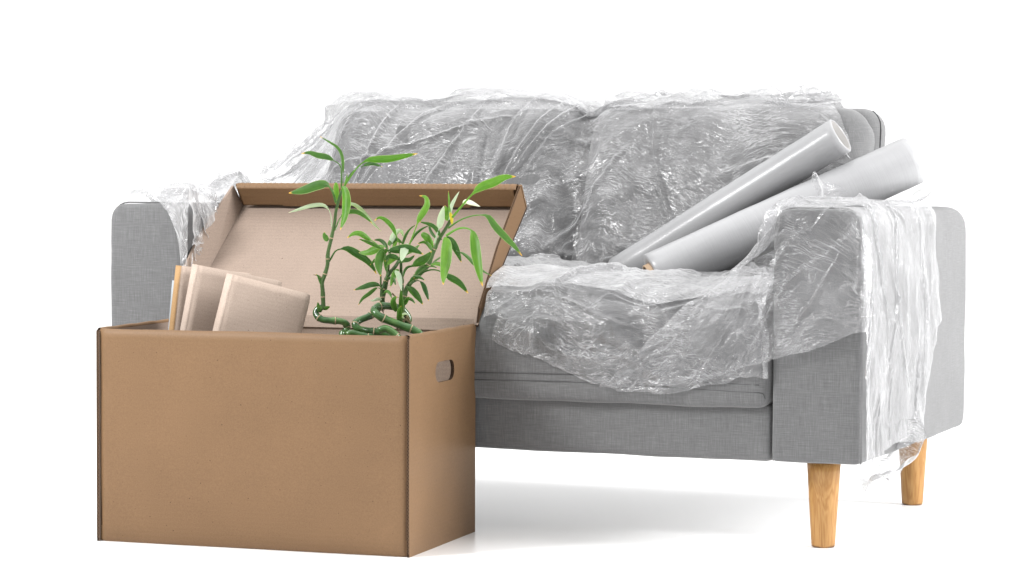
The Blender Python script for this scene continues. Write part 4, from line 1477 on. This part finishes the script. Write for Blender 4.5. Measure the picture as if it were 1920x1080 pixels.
def sheet_left():
    prof = [(-HW - .010, .60), (-HW + .01, .636), (-HW + .06, .645), (-HW + .12, .645), (-XI - .01, .636), (-XI + .010, .60), (-XI + .014, .40)]
    pu, su = polyline(prof, .0125)
    ys = np.arange(-.22, .82, .0125)
    n, m = len(ys), len(pu)
    P = np.empty((n, m, 3))
    P[..., 0] = pu[:, 0][None, :]; P[..., 2] = pu[:, 1][None, :]
    P[..., 1] = np.maximum(ys, -.020)[:, None]
    P[..., 2] -= np.clip(-ys - .020, 0, None)[:, None]
    q = np.empty((n, m, 2)); q[..., 0] = su[None, :]; q[..., 1] = ys[:, None]
    lump = np.clip(.020 + noise3(q3(q, 6.0, 25.5)) * .060 + noise3(q3(q, 12.0, 13.1)) * .022, 0.002, .075)
    lump = np.where(pu[:, 0][None, :] > -XI, lump * .5, lump)
    g = np.stack([noise3(q3(q, 7.0, 150 + k * 3.3)) for k in range(3)], -1) * .006
    gP = P + g
    gP[..., 2] += .02
    lump = np.where(ys[:, None] < .0, lump * .35, lump)
    gP = drape(gP, P, lump, 34, g=.0003, extra=1.04)
    x = pu[:, 0][None, :]
    yfront = np.interp(su, [0, .05, .16, .22, .30, .45], [.04, .03, -.02, -.085, -.13, -.12])[None, :]
    e = np.minimum(ys[:, None] - yfront, q[..., 0] - .025)
    e = np.minimum(e, np.interp(ys, [-.2, 0, .2, .35, .8], [.33, .38, .42, .36, .36])[:, None] - q[..., 0])
    mask = np.clip(.5 + e / .05, 0, 1)
    return film_mesh('film_sheet', gP, q, mask, 29, 1.0, 'bunched clear film on top of the arm behind the cardboard box', up=2, mat='film_bunched', fold=lambda q: pleats(q, 501, 30, (0, .45, .02, .8), .9, .8, (.005, .014)))
sheet_left()

# loose ends belonging to the arm sheet: the hanging tail, a standing corner and a scrap by the roll's end
def ribbon(name, pts, widths, depths, seed, amp=.6, mat='film'):
    K = 60
    c = catmull([SMI @ pix(x, y, d) for (x, y), d in zip(pts, depths)], K)
    wv = np.interp(np.linspace(0, 1, K), np.linspace(0, 1, len(widths)), widths)
    mcols = 25
    P = np.empty((K, mcols, 3)); q = np.empty((K, mcols, 2))
    s = 0
    for i in range(K):
        tg = (c[min(i + 1, K - 1)] - c[max(i - 1, 0)]).normalized()
        if i: s += (c[i] - c[i - 1]).length
        sd = tg.cross(Vector((.35, .93, 0))).normalized()
        up = sd.cross(tg)
        for j in range(mcols):
            e = (j / (mcols - 1) - .5) * 2
            bul = .45 * wv[i] * math.cos(e * 2.6 + i * .09 + seed)
            P[i, j] = c[i] + sd * (e * wv[i]) + up * bul
            q[i, j] = (e * .05, s)
    return film_mesh(name, P, q, np.ones((K, mcols)), seed, amp, '', arm_film, up=1, mat=mat)
ribbon('hanging_tail', [(1700, 790), (1700, 838), (1694, 858), (1672, 876), (1648, 890), (1633, 903), (1634, 914)], [.026, .036, .030, .026, .034, .044, .042], [4.83, 4.80, 4.785, 4.755, 4.73, 4.715, 4.71], 41, .6, 'film_tail')
ribbon('standing_corner', [(1526, 322), (1532, 338), (1545, 356), (1562, 378)], [.002, .014, .026, .030], [4.90, 4.90, 4.90, 4.90], 43)
ribbon('torn_scrap', [(1690, 385), (1712, 378), (1730, 366), (1745, 350)], [.020, .018, .016, .006], [5.04, 5.06, 5.08, 5.09], 47, .6, 'film_tail')
